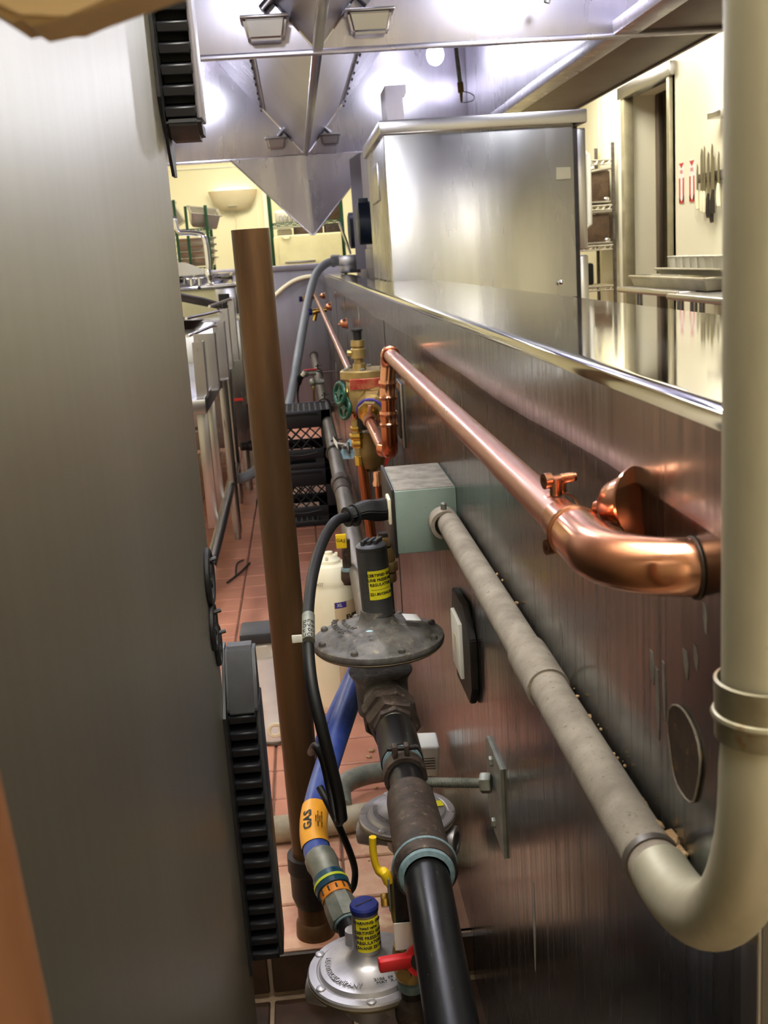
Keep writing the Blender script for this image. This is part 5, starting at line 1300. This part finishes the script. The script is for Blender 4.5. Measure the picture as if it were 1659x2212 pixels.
def food_pan(name, label, c, sz, rot, m, group, mat_rim=None):
    t = thing(name, label, 'pan', c, group)
    sx, sy, h = sz
    def fr(pts):
        b = MB(); b.prism(pts, (0, 0, 0)) ; return b
    b = MB()
    R_ = Euler(rot).to_matrix()
    c = V(c)
    P_ = lambda x, y, z: c + R_ @ V((x, y, z))
    o0 = [(-sx / 2 * 0.86, -sy / 2 * 0.86, 0), (sx / 2 * 0.86, -sy / 2 * 0.86, 0), (sx / 2 * 0.86, sy / 2 * 0.86, 0), (-sx / 2 * 0.86, sy / 2 * 0.86, 0)]
    o1 = [(-sx / 2, -sy / 2, h), (sx / 2, -sy / 2, h), (sx / 2, sy / 2, h), (-sx / 2, sy / 2, h)]
    vb = [b.bm.verts.new(P_(*p)) for p in o0]; vt = [b.bm.verts.new(P_(*p)) for p in o1]
    vi = [b.bm.verts.new(P_(p[0] * 0.97, p[1] * 0.97, p[2])) for p in o1]; vj = [b.bm.verts.new(P_(p[0] * 0.97, p[1] * 0.97, 0.004)) for p in o0]
    b.bm.faces.new(vb[::-1]); b.bm.faces.new(vj)
    for i in range(4):
        j = (i + 1) % 4
        b.bm.faces.new((vb[i], vb[j], vt[j], vt[i])); b.bm.faces.new((vt[i], vt[j], vi[j], vi[i])); b.bm.faces.new((vi[i], vi[j], vj[j], vj[i]))
    bmesh.ops.bevel(b.bm, geom=[e for e in b.bm.edges], offset=min(sx, sy, h) * 0.06, segments=2, affect='EDGES')
    build('body', b, m, t)
    b = MB()
    e = 0.012
    rim = [P_(x * (sx / 2 + e), y * (sy / 2 + e), h) for x, y in ((-1, -1), (1, -1), (1, 1), (-1, 1), (-1, -1))]
    b.tube(rim, 0.006, 8); build('rim', b, mat_rim or m, t)
    return t
food_pan('steel_pan', 'tilted steel pan on the upper green shelf at the back left', (-0.80, 10.55, 1.635), (0.26, 0.30, 0.13), (0.25, 0.15, 0.2), M['pan_steel'], 'steel pans on the back left shelf')
food_pan('steel_pan', 'leaning steel pan at the left of the upper green shelf', (-1.0, 10.6, 1.66), (0.10, 0.30, 0.20), (0, -0.5, 0), M['pan_steel'], 'steel pans on the back left shelf')
for q, lab in enumerate(('lowest', 'second lowest', 'third', 'topmost')):
    food_pan('steel_pan', lab + ' pan in the nested stack on the middle green shelf', (-0.88, 10.55, 1.275 + q * 0.058), (0.34, 0.30, 0.07), (0, 0, 0.03 * q), M['pan_steel'], 'nested steel pans on the back left shelf')
for q, (lab, x0, x1, y, z1) in enumerate((('front cream cutting board with a notched top corner', -0.13, 0.452, 10.40, 1.495), ('middle cream cutting board, mostly hidden, just left of the front one', -0.168, 0.40, 10.425, 1.487), ('rearmost cream cutting board showing its left edge only', -0.215, 0.36, 10.47, 1.478))):
    b = MB(); b.box((x0, y, 0.70), (x1, y + 0.018, z1), 0.012, 3)
    o = build('cutting_board', b, M['board']); finish(o, lab, 'cutting board', 'cream cutting boards')
    if q == 0:
        b = MB(); b.tube([(x0 + 0.04, y - 0.004, z1 - 0.006), (x0 + 0.06, y - 0.004, z1 - 0.03), (x0 + 0.10, y - 0.004, z1 - 0.028), (x0 + 0.115, y - 0.004, z1 - 0.004)], 0.005, 8); build('notch_edge', b, M['board'], o)
b = MB(); b.box((0.10 - 0.18, 10.36, 1.245), (0.10 + 0.1, 10.39, 1.262), 0.004); finish(build('board_clip', b, M['steel']), 'thin steel clip rail at the foot of the front cream board', 'rail')
b = MB(); b.box((0.02, 10.56, 1.245), (0.29, 10.85, 1.565), 0.01); finish(build('cardboard_box', b, M['tray_dark']), 'dim brown box on the far green shelf behind the cream boards', 'box')
b = MB(); b.box((-0.13, 10.52, 1.245), (0.005, 10.82, 1.555), 0.014); finish(build('storage_tub', b, M['door_steel']), 'grey-beige tub under the wire loops on the far green shelf', 'tub')
b = MB(); b.box((0.31, 10.56, 1.245), (0.455, 10.85, 1.58), 0.01); finish(build('cardboard_box', b, M['iron_brown']), 'dark brown box at the right end of the far green shelf', 'box')
b = MB(); b.box((0.20, 10.56, 1.612), (0.455, 10.85, 1.88), 0.01); finish(build('cardboard_box', b, M['tray_dark']), 'brown box on the top deck of the far green shelf, right of the hanging triangle', 'box')
b = MB(); b.box((-0.14, 10.5, 1.61), (0.03, 10.75, 1.72), 0.02, 3); finish(build('wrapped_parcel', b, M['clear']), 'clear wrapped bundle on the top of the far green shelf', 'parcel')
for q in range(4):
    x = -0.10 + q * 0.038
    b = MB(); b.tube([(x, 10.47, 1.612), (x, 10.47, 1.66), (x + 0.012, 10.47, 1.672), (x + 0.024, 10.47, 1.66), (x + 0.024, 10.47, 1.612)], 0.0045, 6)
    finish(build('wire_loop', b, M['chrome']), ('first', 'second', 'third', 'fourth')[q] + ' bright wire loop from the left on the far green shelf', 'hook', 'bright wire loops on the far shelf')

fl_ = thing('fly_lamp', 'cream wall lamp with a blue glow, shaped like a shallow bowl', 'wall lamp', (-0.565, 11.85, 1.8))
b = MB()
rows = []
for (z, w_, d_) in ((1.805, 0.10, 0.05), (1.83, 0.17, 0.10), (1.90, 0.215, 0.14), (1.965, 0.240, 0.16), (2.005, 0.252, 0.165)):
    rows.append([b.bm.verts.new((-0.565 + w_ * math.sin(t_), 11.886 - d_ * math.cos(t_) ** 0.6, z + (0.0 if z < 2.0 else 0.0))) for t_ in [(-0.5 + i / 16) * PI * 0.999 for i in range(17)]])
for r0, r1 in zip(rows[:-1], rows[1:]):
    for i in range(16):
        b.bm.faces.new((r0[i], r0[i + 1], r1[i + 1], r1[i]))
b.bm.faces.new(rows[0])
r_ = bmesh.ops.solidify(b.bm, geom=b.bm.faces[:], thickness=0.006)
build('housing', b, M['fly'], fl_)
b = MB(); b.cyl((-0.74, 11.868, 1.996), (-0.39, 11.868, 1.996), 0.010, n=12); build('tube', b, M['uv'], fl_)
b = MB(); b.box((-0.62, 11.735, 1.842), (-0.53, 11.775, 1.858), 0.003); build('name_strip', b, M['door_steel'], fl_)
b = MB(); b.tube([(-0.56, 11.885, 1.81), (-0.555, 11.885, 1.2)], 0.006, 6); build('wire', b, M['fly'], fl_)

# ================================================================== exhaust hood
HZ = 2.028
KEEL = 0.155
VS = math.tan(math.radians(50))
HY0 = 2.1
hd = thing('exhaust_hood', 'long stainless exhaust hood overhead with V-shaped filter banks and hanging end panel', 'hood', (0.2, 5, HZ))
HL, HR_ = -1.02, 1.40
for (y, nm) in ((4.50, 'cross_panel'), (8.75, 'cross_panel')):
    b = MB(); b.box((HL, y, HZ), (1.76 if y < 5 else HR_, y + 0.012, 2.85), 0.003); build(nm, b, M['hood'], hd)
    b = MB(); b.box((HL, y - 0.012, HZ - 0.014), (1.74 if y < 5 else HR_, y + 0.02, HZ + 0.006), 0.004); build('bottom_lip', b, M['hood'], hd)
b = MB(); b.box((HL - 0.02, HY0, HZ), (HL, 8.76, 2.85), 0.003); build('left_side', b, M['hood'], hd)
b = MB(); b.box((HR_ - 0.10, HY0, HZ - 0.004), (HR_, 8.76, HZ + 0.05), 0.004); build('right_lip', b, M['hood'], hd)
b = MB(); b.box((HR_, HY0, HZ + 0.03), (HR_ + 0.012, 8.76, 2.85), 0.002); build('right_side', b, M['hood'], hd)
b = MB(); b.box((HR_ - 0.005, HY0, HZ + 0.008), (1.755, 8.76, HZ + 0.03), 0.002); b.box((1.745, HY0, HZ), (1.76, 8.76, 2.85)); build('supply_plenum', b, M['plenum'], hd, label='dull supply plenum along the wall side')
b = MB(); b.box((HL - 0.02, HY0 - 0.012, HZ), (1.76, HY0, 2.85), 0.003); build('front_panel', b, M['hood'], hd)
b = MB(); b.box((HL - 0.02, HY0, 2.80), (1.76, 8.76, 2.85)); build('hood_top', b, M['hood'], hd)
for (y0, y1) in ((HY0 + 0.02, 4.50), (4.512, 8.75)):
    b = MB(); b.box((KEEL - 0.02, y0, HZ - 0.006), (KEEL + 0.02, y1, HZ + 0.012), 0.005); build('keel_gutter', b, M['steel'], hd)
    for s in (-1, 1):
        nrm = V((s * math.sin(math.radians(50)), 0, -math.cos(math.radians(50)))) * 1.0
        dr_ = V((s * math.cos(math.radians(50)), 0, math.sin(math.radians(50))))
        L0, L1, L2 = 0.0, 0.42, 1.02
        def quad(l0, l1, a, c, th):
            p = [V((KEEL, a, HZ)) + dr_ * l0, V((KEEL, c, HZ)) + dr_ * l0, V((KEEL, c, HZ)) + dr_ * l1, V((KEEL, a, HZ)) + dr_ * l1]
            up = V((-s * math.sin(math.radians(50)), 0, math.cos(math.radians(50))))
            return p, up * th
        p, e = quad(L0 + 0.02, L1, y0, y1, 0.01)
        b = MB(); b.prism(p, e); build('sloped_pan', b, M['hood_v'], hd)
        nf = 7
        for q in range(nf):
            a, c = y0 + (y1 - y0) * q / nf + 0.006, y0 + (y1 - y0) * (q + 1) / nf - 0.006
            p, e = quad(L1 + 0.01, L2, a, c, 0.02)
            b = MB(); b.prism(p, e); f_ = build('baffle_filter', b, M['plenum'], hd)
            b = MB()
            nb = 9
            for g in range(nb):
                yy0 = a + (c - a) * (g + 0.18) / nb; yy1 = a + (c - a) * (g + 0.82) / nb
                p, e = quad(L1 + 0.04, L2 - 0.03, yy0, yy1, -0.014)
                b.prism(p, e)
            build('baffles', b, M['hood'], f_)
            for g in (0.3, 0.7):
                yy = a + (c - a) * g
                p0_ = V((KEEL, yy, HZ)) + dr_ * (L1 + 0.02) - V((-s, 0, 1)) * 0.02
                b = MB(); b.tube([p0_, p0_ + V((0, 0.05, 0))], 0.006, 6); build('lift_handle', b, M['black_fit'], f_)
    # V-shaped trim on the far cross panel, drain tubes and thin rods
    for s in (-1, 1):
        dr_ = V((s * math.cos(math.radians(50)), 0, math.sin(math.radians(50))))
        a = V((KEEL, y1 - 0.008, HZ))
        b = MB(); b.tube([a + dr_ * 0.02, a + dr_ * 1.02], 0.008, 6); build('corner_trim', b, M['chrome'], hd)
        t0 = a + dr_ * 0.215 + V((s * 0.01, -0.012, -0.0))
        b = MB(); b.cyl(t0 + V((-s * 0.0, -0.03, 0.028)) , t0 + V((s * 0.05, -0.03, -0.02)), 0.018, n=16); build('drain_tube', b, M['steel'], hd)
        b = MB(); b.tube([t0 + V((-s * 0.03, -0.004, -0.02)), a + V((s * 0.015, -0.004, 0.02))], 0.005, 6); build('thin_rod', b, M['steel'], hd)
# hanging triangular end panel with its centre fold
b = MB()
A, B_, C_, D_ = (-0.415, 8.74, HZ), (0.70, 8.74, HZ), (KEEL - 0.005, 8.735, 1.445), (KEEL, 8.70, HZ)
lo_ = (KEEL + 0.02, 8.735, 1.447)
b.prism([A, D_, C_], (0, 0.012, 0)); build('end_panel', b, M['hood'], hd, label='left half of the hanging triangular panel')
b = MB(); b.prism([D_, B_, lo_, C_], (0, 0.012, 0)); build('end_panel', b, M['hood'], hd, label='right half of the hanging triangular panel')
b = MB(); b.tube([A, C_, lo_, B_], 0.006, 6); build('panel_hem', b, M['steel'], hd)
for q in range(6):
    x = -0.35 + q * 0.19
    b = MB(); b.ball((x, 8.735, HZ - 0.016), 0.010, n=8); build('panel_rivet', b, M['steel'], hd)

def grease_cup(label, c, w_, h_):
    t = thing('grease_cup', label, 'cup', c, 'steel grease cups under the hood')
    c = V(c)
    b = MB()
    x1, x0 = w_ / 2, w_ / 2 * 0.80
    y = 0.12
    b.prism([c + V((-x1, -y, 0)), c + V((x1, -y, 0)), c + V((x0, -y * 0.85, -h_)), c + V((-x0, -y * 0.85, -h_))], (0, y * 0.9, 0))
    bmesh.ops.bevel(b.bm, geom=b.bm.edges[:], offset=0.012, segments=3, affect='EDGES')
    build('cup', b, M['steel'], t)
    b = MB(); b.box(c + V((-x1 - 0.008, -y - 0.012, -0.005)), c + V((x1 + 0.008, 0.0, 0.006)), 0.004); build('rim', b, M['steel'], t)
    return t
grease_cup('near left steel grease cup under the first hood panel', (-0.035, 4.49, 2.134), 0.165, 0.078)
grease_cup('near right steel grease cup under the first hood panel', (0.353, 4.49, 2.138), 0.170, 0.078)
grease_cup('small far left steel grease cup above the hanging triangle', (-0.058, 8.74, 2.156), 0.150, 0.075)
grease_cup('small far right steel grease cup above the hanging triangle', (0.343, 8.74, 2.157), 0.145, 0.072)
gR = at(940, 118, 8.0)
for (lab, x, y) in (('far right hood lamp globe glowing behind the first hood panel', gR.x, gR.y), ('far left hood lamp globe above the left grease cup', -0.88, gR.y), ('near right hood lamp globe above the picture', 1.08, 3.75), ('unseen globe added under the hood to brighten the aisle floor', -0.25, 2.6)):  # the near left globe is added out of view to brighten the floor
    LZ = gR.z if y > 5 else 2.24
    t = thing('hood_lamp', lab, 'lamp', (x, y, LZ), 'hood lamp globes')
    b = MB(); b.lathe((x, y, LZ + 0.03), (0, 0, 1), [(0, 0.05), (0.02, 0.06), (0.05, 0.06), (0.06, 0.02), (2.80 - LZ - 0.03, 0.02), (2.80 - LZ - 0.03, 0)], 20); build('holder', b, M['galv'], t)
    b = MB(); b.ball((x, y, LZ), 0.058, (1, 1, 1.2), 24); build('globe', b, M['globe'], t)
pb_ = thing('hood_probe', 'thin metal probe on a rod hanging inside the hood with a wire loop', 'probe', at(995, 220, 6.4))
b = MB(); b.tube([at(983, 60, 6.4), at(986, 110, 6.4), at(994, 180, 6.4)], 0.012, 10); build('rod', b, M['galv'], pb_)
b = MB(); b.cyl(at(994, 178, 6.4), at(996, 200, 6.4), 0.017, n=12); b.cyl(at(996, 200, 6.4), at(997, 222, 6.4), 0.010, 0.006, n=12); build('tip', b, M['bronze'], pb_)
b = MB(); b.tube(smooth_path([at(996, 198, 6.4), at(1012, 200, 6.4), at(1024, 208, 6.4), at(1020, 218, 6.4), at(1000, 222, 6.4)], 4), 0.0028, 6); build('wire_loop', b, M['steel'], pb_)
b = MB(); b.tube([at(1186, -12, 4.3), at(1181, 6, 4.3)], 0.012, 10); finish(build('hood_nozzle', b, M['galv']), 'tip of a little nozzle hanging at the very top edge', 'nozzle')

# ================================================================== ovens
ov = thing('convection_oven', 'tall stainless oven with a rippled side standing behind the low wall', 'oven', (0.75, 4.75, 0))
b = MB(); b.box((0.368, 4.3, 0.10), (1.085, 5.25, 1.700), 0.006); build('body', b, M['oven'], ov)
b = MB(); b.box((0.352, 4.285, 1.688), (1.136, 5.27, 1.738), 0.006); build('top_cap', b, M['steel'], ov)
b = MB(); b.box((1.098, 4.31, 1.225), (1.134, 5.24, 1.672), 0.006); d_ = build('door', b, M['steel'], ov)
b = MB(); b.tube([(1.134, 4.40, 1.30), (1.165, 4.40, 1.32), (1.165, 4.40, 1.58), (1.134, 4.40, 1.60)], 0.011, 10); build('door_handle', b, M['white_plastic'], d_, label='pale curved door handle')
b = MB(); b.box((1.098, 4.31, 0.62), (1.134, 5.24, 1.205), 0.006); build('lower_door', b, M['steel'], ov)
b = MB(); b.box((1.084, 4.305, 0.6), (1.100, 5.23, 1.68)); build('door_gasket', b, M['black_fit'], ov)
b = MB(); b.box((0.372, 4.297, 1.045), (1.085, 4.301, 1.050)); build('seam', b, M['black_fit'], ov)
b = MB(); c = at(1211, 610, 4.30); b.cyl(c, c + V((0, -0.012, 0)), 0.011, n=16); b.ball(c + V((0, -0.012, 0)), 0.010, n=12); build('side_screw', b, M['chrome'], ov)
b = MB(); c = at(1217, 374, 4.297); b.box(c + V((-0.028, -0.0006, -0.022)), c + V((0.028, 0.002, 0.022)), 0.0003, 1); build('faded_label', b, M['oven'], ov)
b = MB(); b.prism([(0.43, 4.75, 1.738), (0.497, 4.75, 1.738), (0.497, 4.75, 1.88), (0.512, 4.75, 1.89), (0.512, 4.75, 1.925), (0.425, 4.75, 1.925)], (0, 0.25, 0)); build('flue', b, M['hood'], ov)
for (x, y) in ((0.42, 4.36), (1.03, 4.36), (0.42, 5.18), (1.03, 5.18)):
    b = MB(); b.cyl((x, y, 0), (x, y, 0.11), 0.025, n=14); build('leg', b, M['black_fit'], ov)
b = MB(); b.box((0.360, 4.62, 1.47), (0.372, 4.98, 1.62), 0.004); build('rear_box', b, M['steel'], ov)
o2 = thing('convection_oven', 'grey oven behind the tall stainless one, its round dark motor facing the aisle', 'oven', (0.85, 6.3, 0))
b = MB(); b.box((0.455, 5.55, 0.10), (1.2, 7.05, 1.86), 0.008); build('body', b, M['bin'], o2)
b = MB(); b.box((0.425, 5.60, 1.40), (0.456, 5.95, 1.62), 0.006); build('rear_box', b, M['bin'], o2)
b = MB(); b.lathe((0.456, 6.45, 1.440), (-1, 0, 0), [(0, 0), (0, 0.118), (0.075, 0.118), (0.083, 0.10), (0.083, 0)], 36); mo = build('motor', b, M['motor'], o2, label='dark blue round motor')
b = MB(); b.box((0.385, 6.40, 1.545), (0.440, 6.50, 1.575), 0.004); build('motor_box', b, M['motor'], mo)
b = MB(); b.box((0.43, 6.1, 1.185), (0.456, 6.8, 1.30), 0.004); build('lower_tray', b, M['bin'], o2)
b = MB(); b.tube([(0.452, 6.05, 1.19), (0.452, 6.05, 1.80)], 0.014, 8); build('rear_rail', b, M['steel'], o2)
o3 = thing('convection_oven', 'farthest oven, its smaller dark motor beside a grey plate', 'oven', (0.85, 8.1, 0))
b = MB(); b.box((0.475, 7.2, 0.10), (1.2, 8.7, 1.80), 0.008); build('body', b, M['bin'], o3)
b = MB(); b.lathe((0.476, 7.95, 1.440), (-1, 0, 0), [(0, 0), (0, 0.122), (0.072, 0.122), (0.08, 0.10), (0.08, 0)], 36); mo = build('motor', b, M['motor'], o3, label='dark blue round motor')
b = MB(); b.prism([(0.40, 7.30, 1.18), (0.40, 7.30, 1.86), (0.475, 7.30, 1.90), (0.475, 7.30, 1.18)], (0, 0.01, 0)); build('grey_plate', b, M['bin'], o3)
b = MB(); b.lathe((0.378, 8.10, 1.40), (-1, 0, -0.3), [(0, 0), (0, 0.12), (0.01, 0.125), (0.012, 0)], 24); build('fan_cover', b, M['steel'], o3)
b = MB(); b.tube(smooth_path([at(819, 475, 5.6), at(818, 515, 5.6), at(822, 540, 5.58), at(834, 552, 5.55)], 5), 0.008, 10)
cb_ = build('oven_cable', b, M['rubber']); finish(cb_, 'black cable hanging in a curve at the back of the tall oven', 'cable')

# ================================================================== right side: tables, trays, rack, knives, signs
def prep_table(label, x0, x1, y0, y1, z, legs):
    t = thing('prep_table', label, 'table', ((x0 + x1) / 2, (y0 + y1) / 2, 0))
    b = MB(); b.box((x0, y0, z - 0.03), (x1, y1, z), 0.008, 3); b.tube([(x0 + 0.01, y0 + 0.01, z - 0.016), (x0 + 0.01, y1 - 0.01, z - 0.016)], 0.020, 12); build('top', b, M['steel'], t)
    for (x, y) in legs:
        b = MB(); b.cyl((x, y, 0), (x, y, z - 0.03), 0.022, n=16); build('leg', b, M['steel'], t)
    b = MB(); b.box((x0 + 0.05, y0 + 0.05, 0.25), (x1 - 0.02, y1 - 0.05, 0.275), 0.004); build('undershelf', b, M['steel'], t)
    return t
TZ = 0.93
e0, e1 = atz(1340, 620, TZ), atz(1462, 629, TZ)
prep_table('farther steel prep table against the right wall under the sheet pans', e0.x - 0.02, 2.88, e1.y - 0.1, e0.y, TZ, ((e0.x + 0.06, e0.y - 0.25), (e0.x + 0.06, e1.y + 0.1), (2.8, e0.y - 0.2), (2.8, e1.y)))
prep_table('nearer steel prep table beside the galvanised riser', e0.x - 0.10, 2.88, 3.9, e1.y - 0.13, TZ - 0.005, ((e0.x + 0.0, e1.y - 0.3), (e0.x + 0.0, 4.0), (2.8, 4.0), (2.8, e1.y - 0.3)))
b = MB(); b.box((2.42, 5.6, 0.276), (2.85, 6.9, 0.70), 0.03, 3); finish(build('dark_bin', b, M['crate']), 'dark bin under the right-hand prep tables', 'bin')
TX = 2.42
def sheet_pan(label, x0, x1, y0, y1, z, h):
    t = thing('sheet_pan', label, 'pan', ((x0 + x1) / 2, (y0 + y1) / 2, z), 'steel sheet pans on the prep table')
    b = MB()
    i = 0.025
    v0 = [b.bm.verts.new(p) for p in ((x0 + i, y0 + i, z), (x1 - i, y0 + i, z), (x1 - i, y1 - i, z), (x0 + i, y1 - i, z))]
    v1 = [b.bm.verts.new(p) for p in ((x0, y0, z + h), (x1, y0, z + h), (x1, y1, z + h), (x0, y1, z + h))]
    b.bm.faces.new(v0)
    for q in range(4):
        b.bm.faces.new((v0[q], v0[(q + 1) % 4], v1[(q + 1) % 4], v1[q]))
    bmesh.ops.solidify(b.bm, geom=b.bm.faces[:], thickness=0.003)
    build('body', b, M['pan_steel'], t)
    b = MB(); b.tube([(x0, y0, z + h), (x1, y0, z + h), (x1, y1, z + h), (x0, y1, z + h), (x0, y0, z + h)], 0.008, 8); build('rim', b, M['pan_steel'], t)
sheet_pan('lower deep steel sheet pan on the farther prep table', 2.345, 2.70, 6.35, 7.81, TZ + 0.001, 0.07)
sheet_pan('upper shallow steel sheet pan resting across the lower one', 2.43, 2.74, 6.3, 7.50, TZ + 0.082, 0.036)
for q in range(7):
    y = 6.55 + q * 0.135
    t_ = thing('deli_cup', ('first (farthest)', 'second farthest', 'third farthest', 'middle', 'third nearest', 'second nearest', 'nearest')[6 - q] + ' clear plastic cup in the row on the upper sheet pan', 'cup', (2.53, y, TZ + 0.087), 'clear cups in a row on the sheet pan')
    b = MB(); b.lathe((2.53, y, TZ + 0.087), (0, 0, 1), [(0, 0), (0, 0.045), (0.100, 0.056), (0.103, 0.060), (0.109, 0.060), (0.109, 0.054), (0.01, 0.042), (0.008, 0)], 20); build('cup', b, M['clear'], t_)
    b = MB(); b.ring((2.53, y, TZ + 0.194), (0, 0, 1), 0.058, 0.004, 20, 6); build('rim', b, M['clear'], t_)

rk = thing('steel_rack', 'tall steel wire rack between the oven and the doorway holding two glass-fronted pans', 'shelf', (2.72, 10.2, 0))
SY = 9.95
for (x, y) in ((2.855, SY), (2.30, SY), (2.855, SY + 0.55), (2.30, SY + 0.55)):
    b = MB(); b.cyl((x, y, 0), (x, y, 2.09), 0.0165, n=12); build('post', b, M['iron_grey'], rk)
for z in (1.945, 1.56, 1.215, 0.86):
    b = MB()
    for y in (SY, SY + 0.55):
        b.tube([(2.30, y, z), (2.855, y, z)], 0.009, 6); b.tube([(2.30, y, z - 0.035), (2.855, y, z - 0.035)], 0.007, 6)
        for q in range(10):
            x = 2.31 + q * 0.055
            b.tube([(x, y, z - 0.035), (x + 0.03, y, z)], 0.006, 6)
    for x in (2.30, 2.855):
        b.tube([(x, SY, z), (x, SY + 0.55, z)], 0.009, 6)
    for q in range(11):
        x = 2.33 + q * 0.05
        b.tube([(x, SY, z), (x, SY + 0.55, z)], 0.004, 4)
    build('wire_deck', b, M['pan_steel'], rk)
for (lab, z0, z1, sl) in (('upper dark brown pan box with a sloping cream front rail on the steel rack', 1.575, 1.86, 0.05), ('lower dark brown pan box with a bright corner on the steel rack', 1.225, 1.49, 0.0)):
    t = thing('glass_pan', lab, 'pan', (2.66, SY + 0.2, z0), 'dark pan boxes on the steel rack')
    b = MB(); b.box((2.45, SY + 0.02, z0), (2.835, SY + 0.5, z1), 0.02, 3); build('body', b, M['tray_dark'], t)
    b = MB(); b.tube([(2.44, SY + 0.01, z1 + 0.01 - sl), (2.845, SY + 0.01, z1 + 0.02)], 0.014, 8); build('rim', b, M['pan_steel'], t); b = MB(); b.tube([(2.835, SY + 0.01, z0 + 0.015), (2.45, SY + 0.01, z0 + 0.015)], 0.010, 8); build('rim', b, M['pan_steel'], t)
    b = MB(); b.ball((2.80, SY + 0.015, z0 + 0.04), 0.022, (1.4, 0.5, 0.8), 12); build('bright_corner', b, M['chrome'], t)
b = MB(); b.box((2.50, SY + 0.05, 0.875), (2.68, SY + 0.4, 1.07), 0.02, 2); finish(build('black_canister', b, M['crate']), 'dark canister on the low deck of the steel rack', 'canister')

for (lab, y) in (('left one of the two red arrow signs on the right wall', 8.305), ('right one of the two red arrow signs on the right wall', 8.085)):
    X0 = 2.899
    t = thing('arrow_sign', lab, 'sign', (X0, y, 1.5), 'red arrow signs on the wall')
    zb, zt = 1.488, 1.778
    b = MB(); b.box((X0 - 0.003, y - 0.055, zb), (X0, y + 0.055, zt), 0.0004, 1); bk = build('plate', b, M['paper'], t)
    b = MB()
    for yy in (-0.053, 0.026):
        b.box((X0 - 0.004, y + yy, zb + 0.01), (X0 - 0.003, y + yy + 0.027, zb + 0.180))
    b.prism([(X0 - 0.004, y - 0.053, zb + 0.0), (X0 - 0.004, y + 0.053, zb + 0.0), (X0 - 0.004, y + 0.053, zb + 0.055), (X0 - 0.004, y, zb + 0.012), (X0 - 0.004, y - 0.053, zb + 0.055)], (0.001, 0, 0))
    b.prism([(X0 - 0.004, y - 0.053, zt - 0.004), (X0 - 0.004, y + 0.053, zt - 0.004), (X0 - 0.004, y, zt - 0.042)], (0.001, 0, 0))
    build('red_print', b, M['red_paint'], bk)
    build('lettering', text_mb('FIRE', 0.036, on_plane((X0 - 0.0035, y, zb + 0.222), (0, -1, 0), (0, 0, 1)), bold=0.0006), M['red_paint'], bk)

kb = thing('knife_bar', 'dark magnetic knife bar on the right wall beside the galvanised riser', 'rack', (2.89, 7.6, 1.62))
b = MB(); b.box((2.872, 6.9, 1.605), (2.9, 7.92, 1.665), 0.004); build('bar', b, M['iron_grey'], kb)
kn = ((7.90, 0.00, 1.735, 1.555, 1.43, 'white', 0.030, 'small pointed knife with a white handle, leftmost on the knife bar'),
      (7.815, 0.0, 1.835, 1.545, 1.41, 'white', 0.046, 'long square-ended knife with a white handle, second from the left on the bar'),
      (7.765, 0.0, 1.845, 1.54, 1.40, 'white', 0.034, 'long thin knife with a white handle, third from the left on the bar'),
      (7.69, 0.0, 1.80, 1.52, 1.365, 'black', 0.046, 'broad knife with a brown-black handle hanging low, in the middle of the bar'),
      (7.62, 0.0, 1.845, 1.50, 1.33, 'black', 0.036, 'longest slim knife whose black handle hangs lowest on the bar'),
      (7.585, 0.02, 1.77, 1.54, 1.39, 'black', 0.050, 'wide knife overlapping the longest one, with a fat black handle'),
      (7.50, 0.0, 1.785, 1.575, 1.43, 'white', 0.036, 'curved knife with a cream handle, nearest the galvanised riser'))
for (y, dx, zt, zm, zb, hcol, wd, lab) in kn:
    t = thing('kitchen_knife', lab, 'knife', (2.868, y, zb), 'knives on the magnetic bar')
    X0 = 2.871 - dx * 0.3
    b = MB(); b.prism([(X0, y - wd / 2, zm), (X0, y + wd / 2, zm), (X0, y + wd / 2, zt - 0.05), (X0, y + wd * 0.1, zt), (X0, y - wd * 0.4, zt - 0.02)], (-0.003, 0, 0)); build('blade', b, M['knife_blade'], t)
    b = MB(); b.tube([(X0 - 0.002, y, zm + 0.005), (X0 - 0.006, y, zm - 0.03), (X0 - 0.006, y, zb + 0.03), (X0 - 0.004, y - 0.006, zb)], [0.010, 0.013, 0.016, 0.013], 10); build('handle', b, M['knife_black'] if hcol == 'black' else M['knife_white'], t)
b = MB(); b.box((2.80, 7.30, 1.99), (2.9, 7.53, 2.03), 0.004); finish(build('wall_bracket', b, M['steel']), 'little steel bracket high on the right wall by the galvanised riser', 'bracket')

# ================================================================== ceiling lights
for (lab, x, y, sx, sy) in (('ceiling light panel over the right-hand prep tables', 2.3, 6.6, 0.6, 1.6), ('ceiling light panel at the right by the steel rack', 2.3, 9.6, 0.6, 1.2), ('unseen light panel added above the viewer to brighten the aisle', 0.08, 0.75, 0.9, 1.2),  # the panel above the viewer is an added, unseen source for the aisle
                            ('ceiling light panel over the far shelves', -0.3, 10.3, 1.2, 0.6), ('ceiling light panel at the left of the kettle', -2.0, 8.0, 0.6, 1.2), ('ceiling light panel at the left of the steel stand', -2.0, 4.5, 0.6, 1.2),
                            ('ceiling light panel behind the viewer on the left', -1.2, -1.3, 1.2, 0.6), ('ceiling light panel behind the viewer on the right', 1.2, -1.3, 1.2, 0.6)):
    t = thing('ceiling_light', lab, 'lamp', (x, y, 2.8))
    b = MB(); b.box((x - sx / 2 - 0.03, y - sy / 2 - 0.03, 2.80), (x + sx / 2 + 0.03, y + sy / 2 + 0.03, 2.85), 0.004); build('frame', b, M['ceiling'], t)
    b = MB(); b.box((x - sx / 2, y - sy / 2, 2.785), (x + sx / 2, y + sy / 2, 2.80), 0.002); build('diffuser', b, M['diffuser_near'] if y < 2 else M['diffuser'], t)
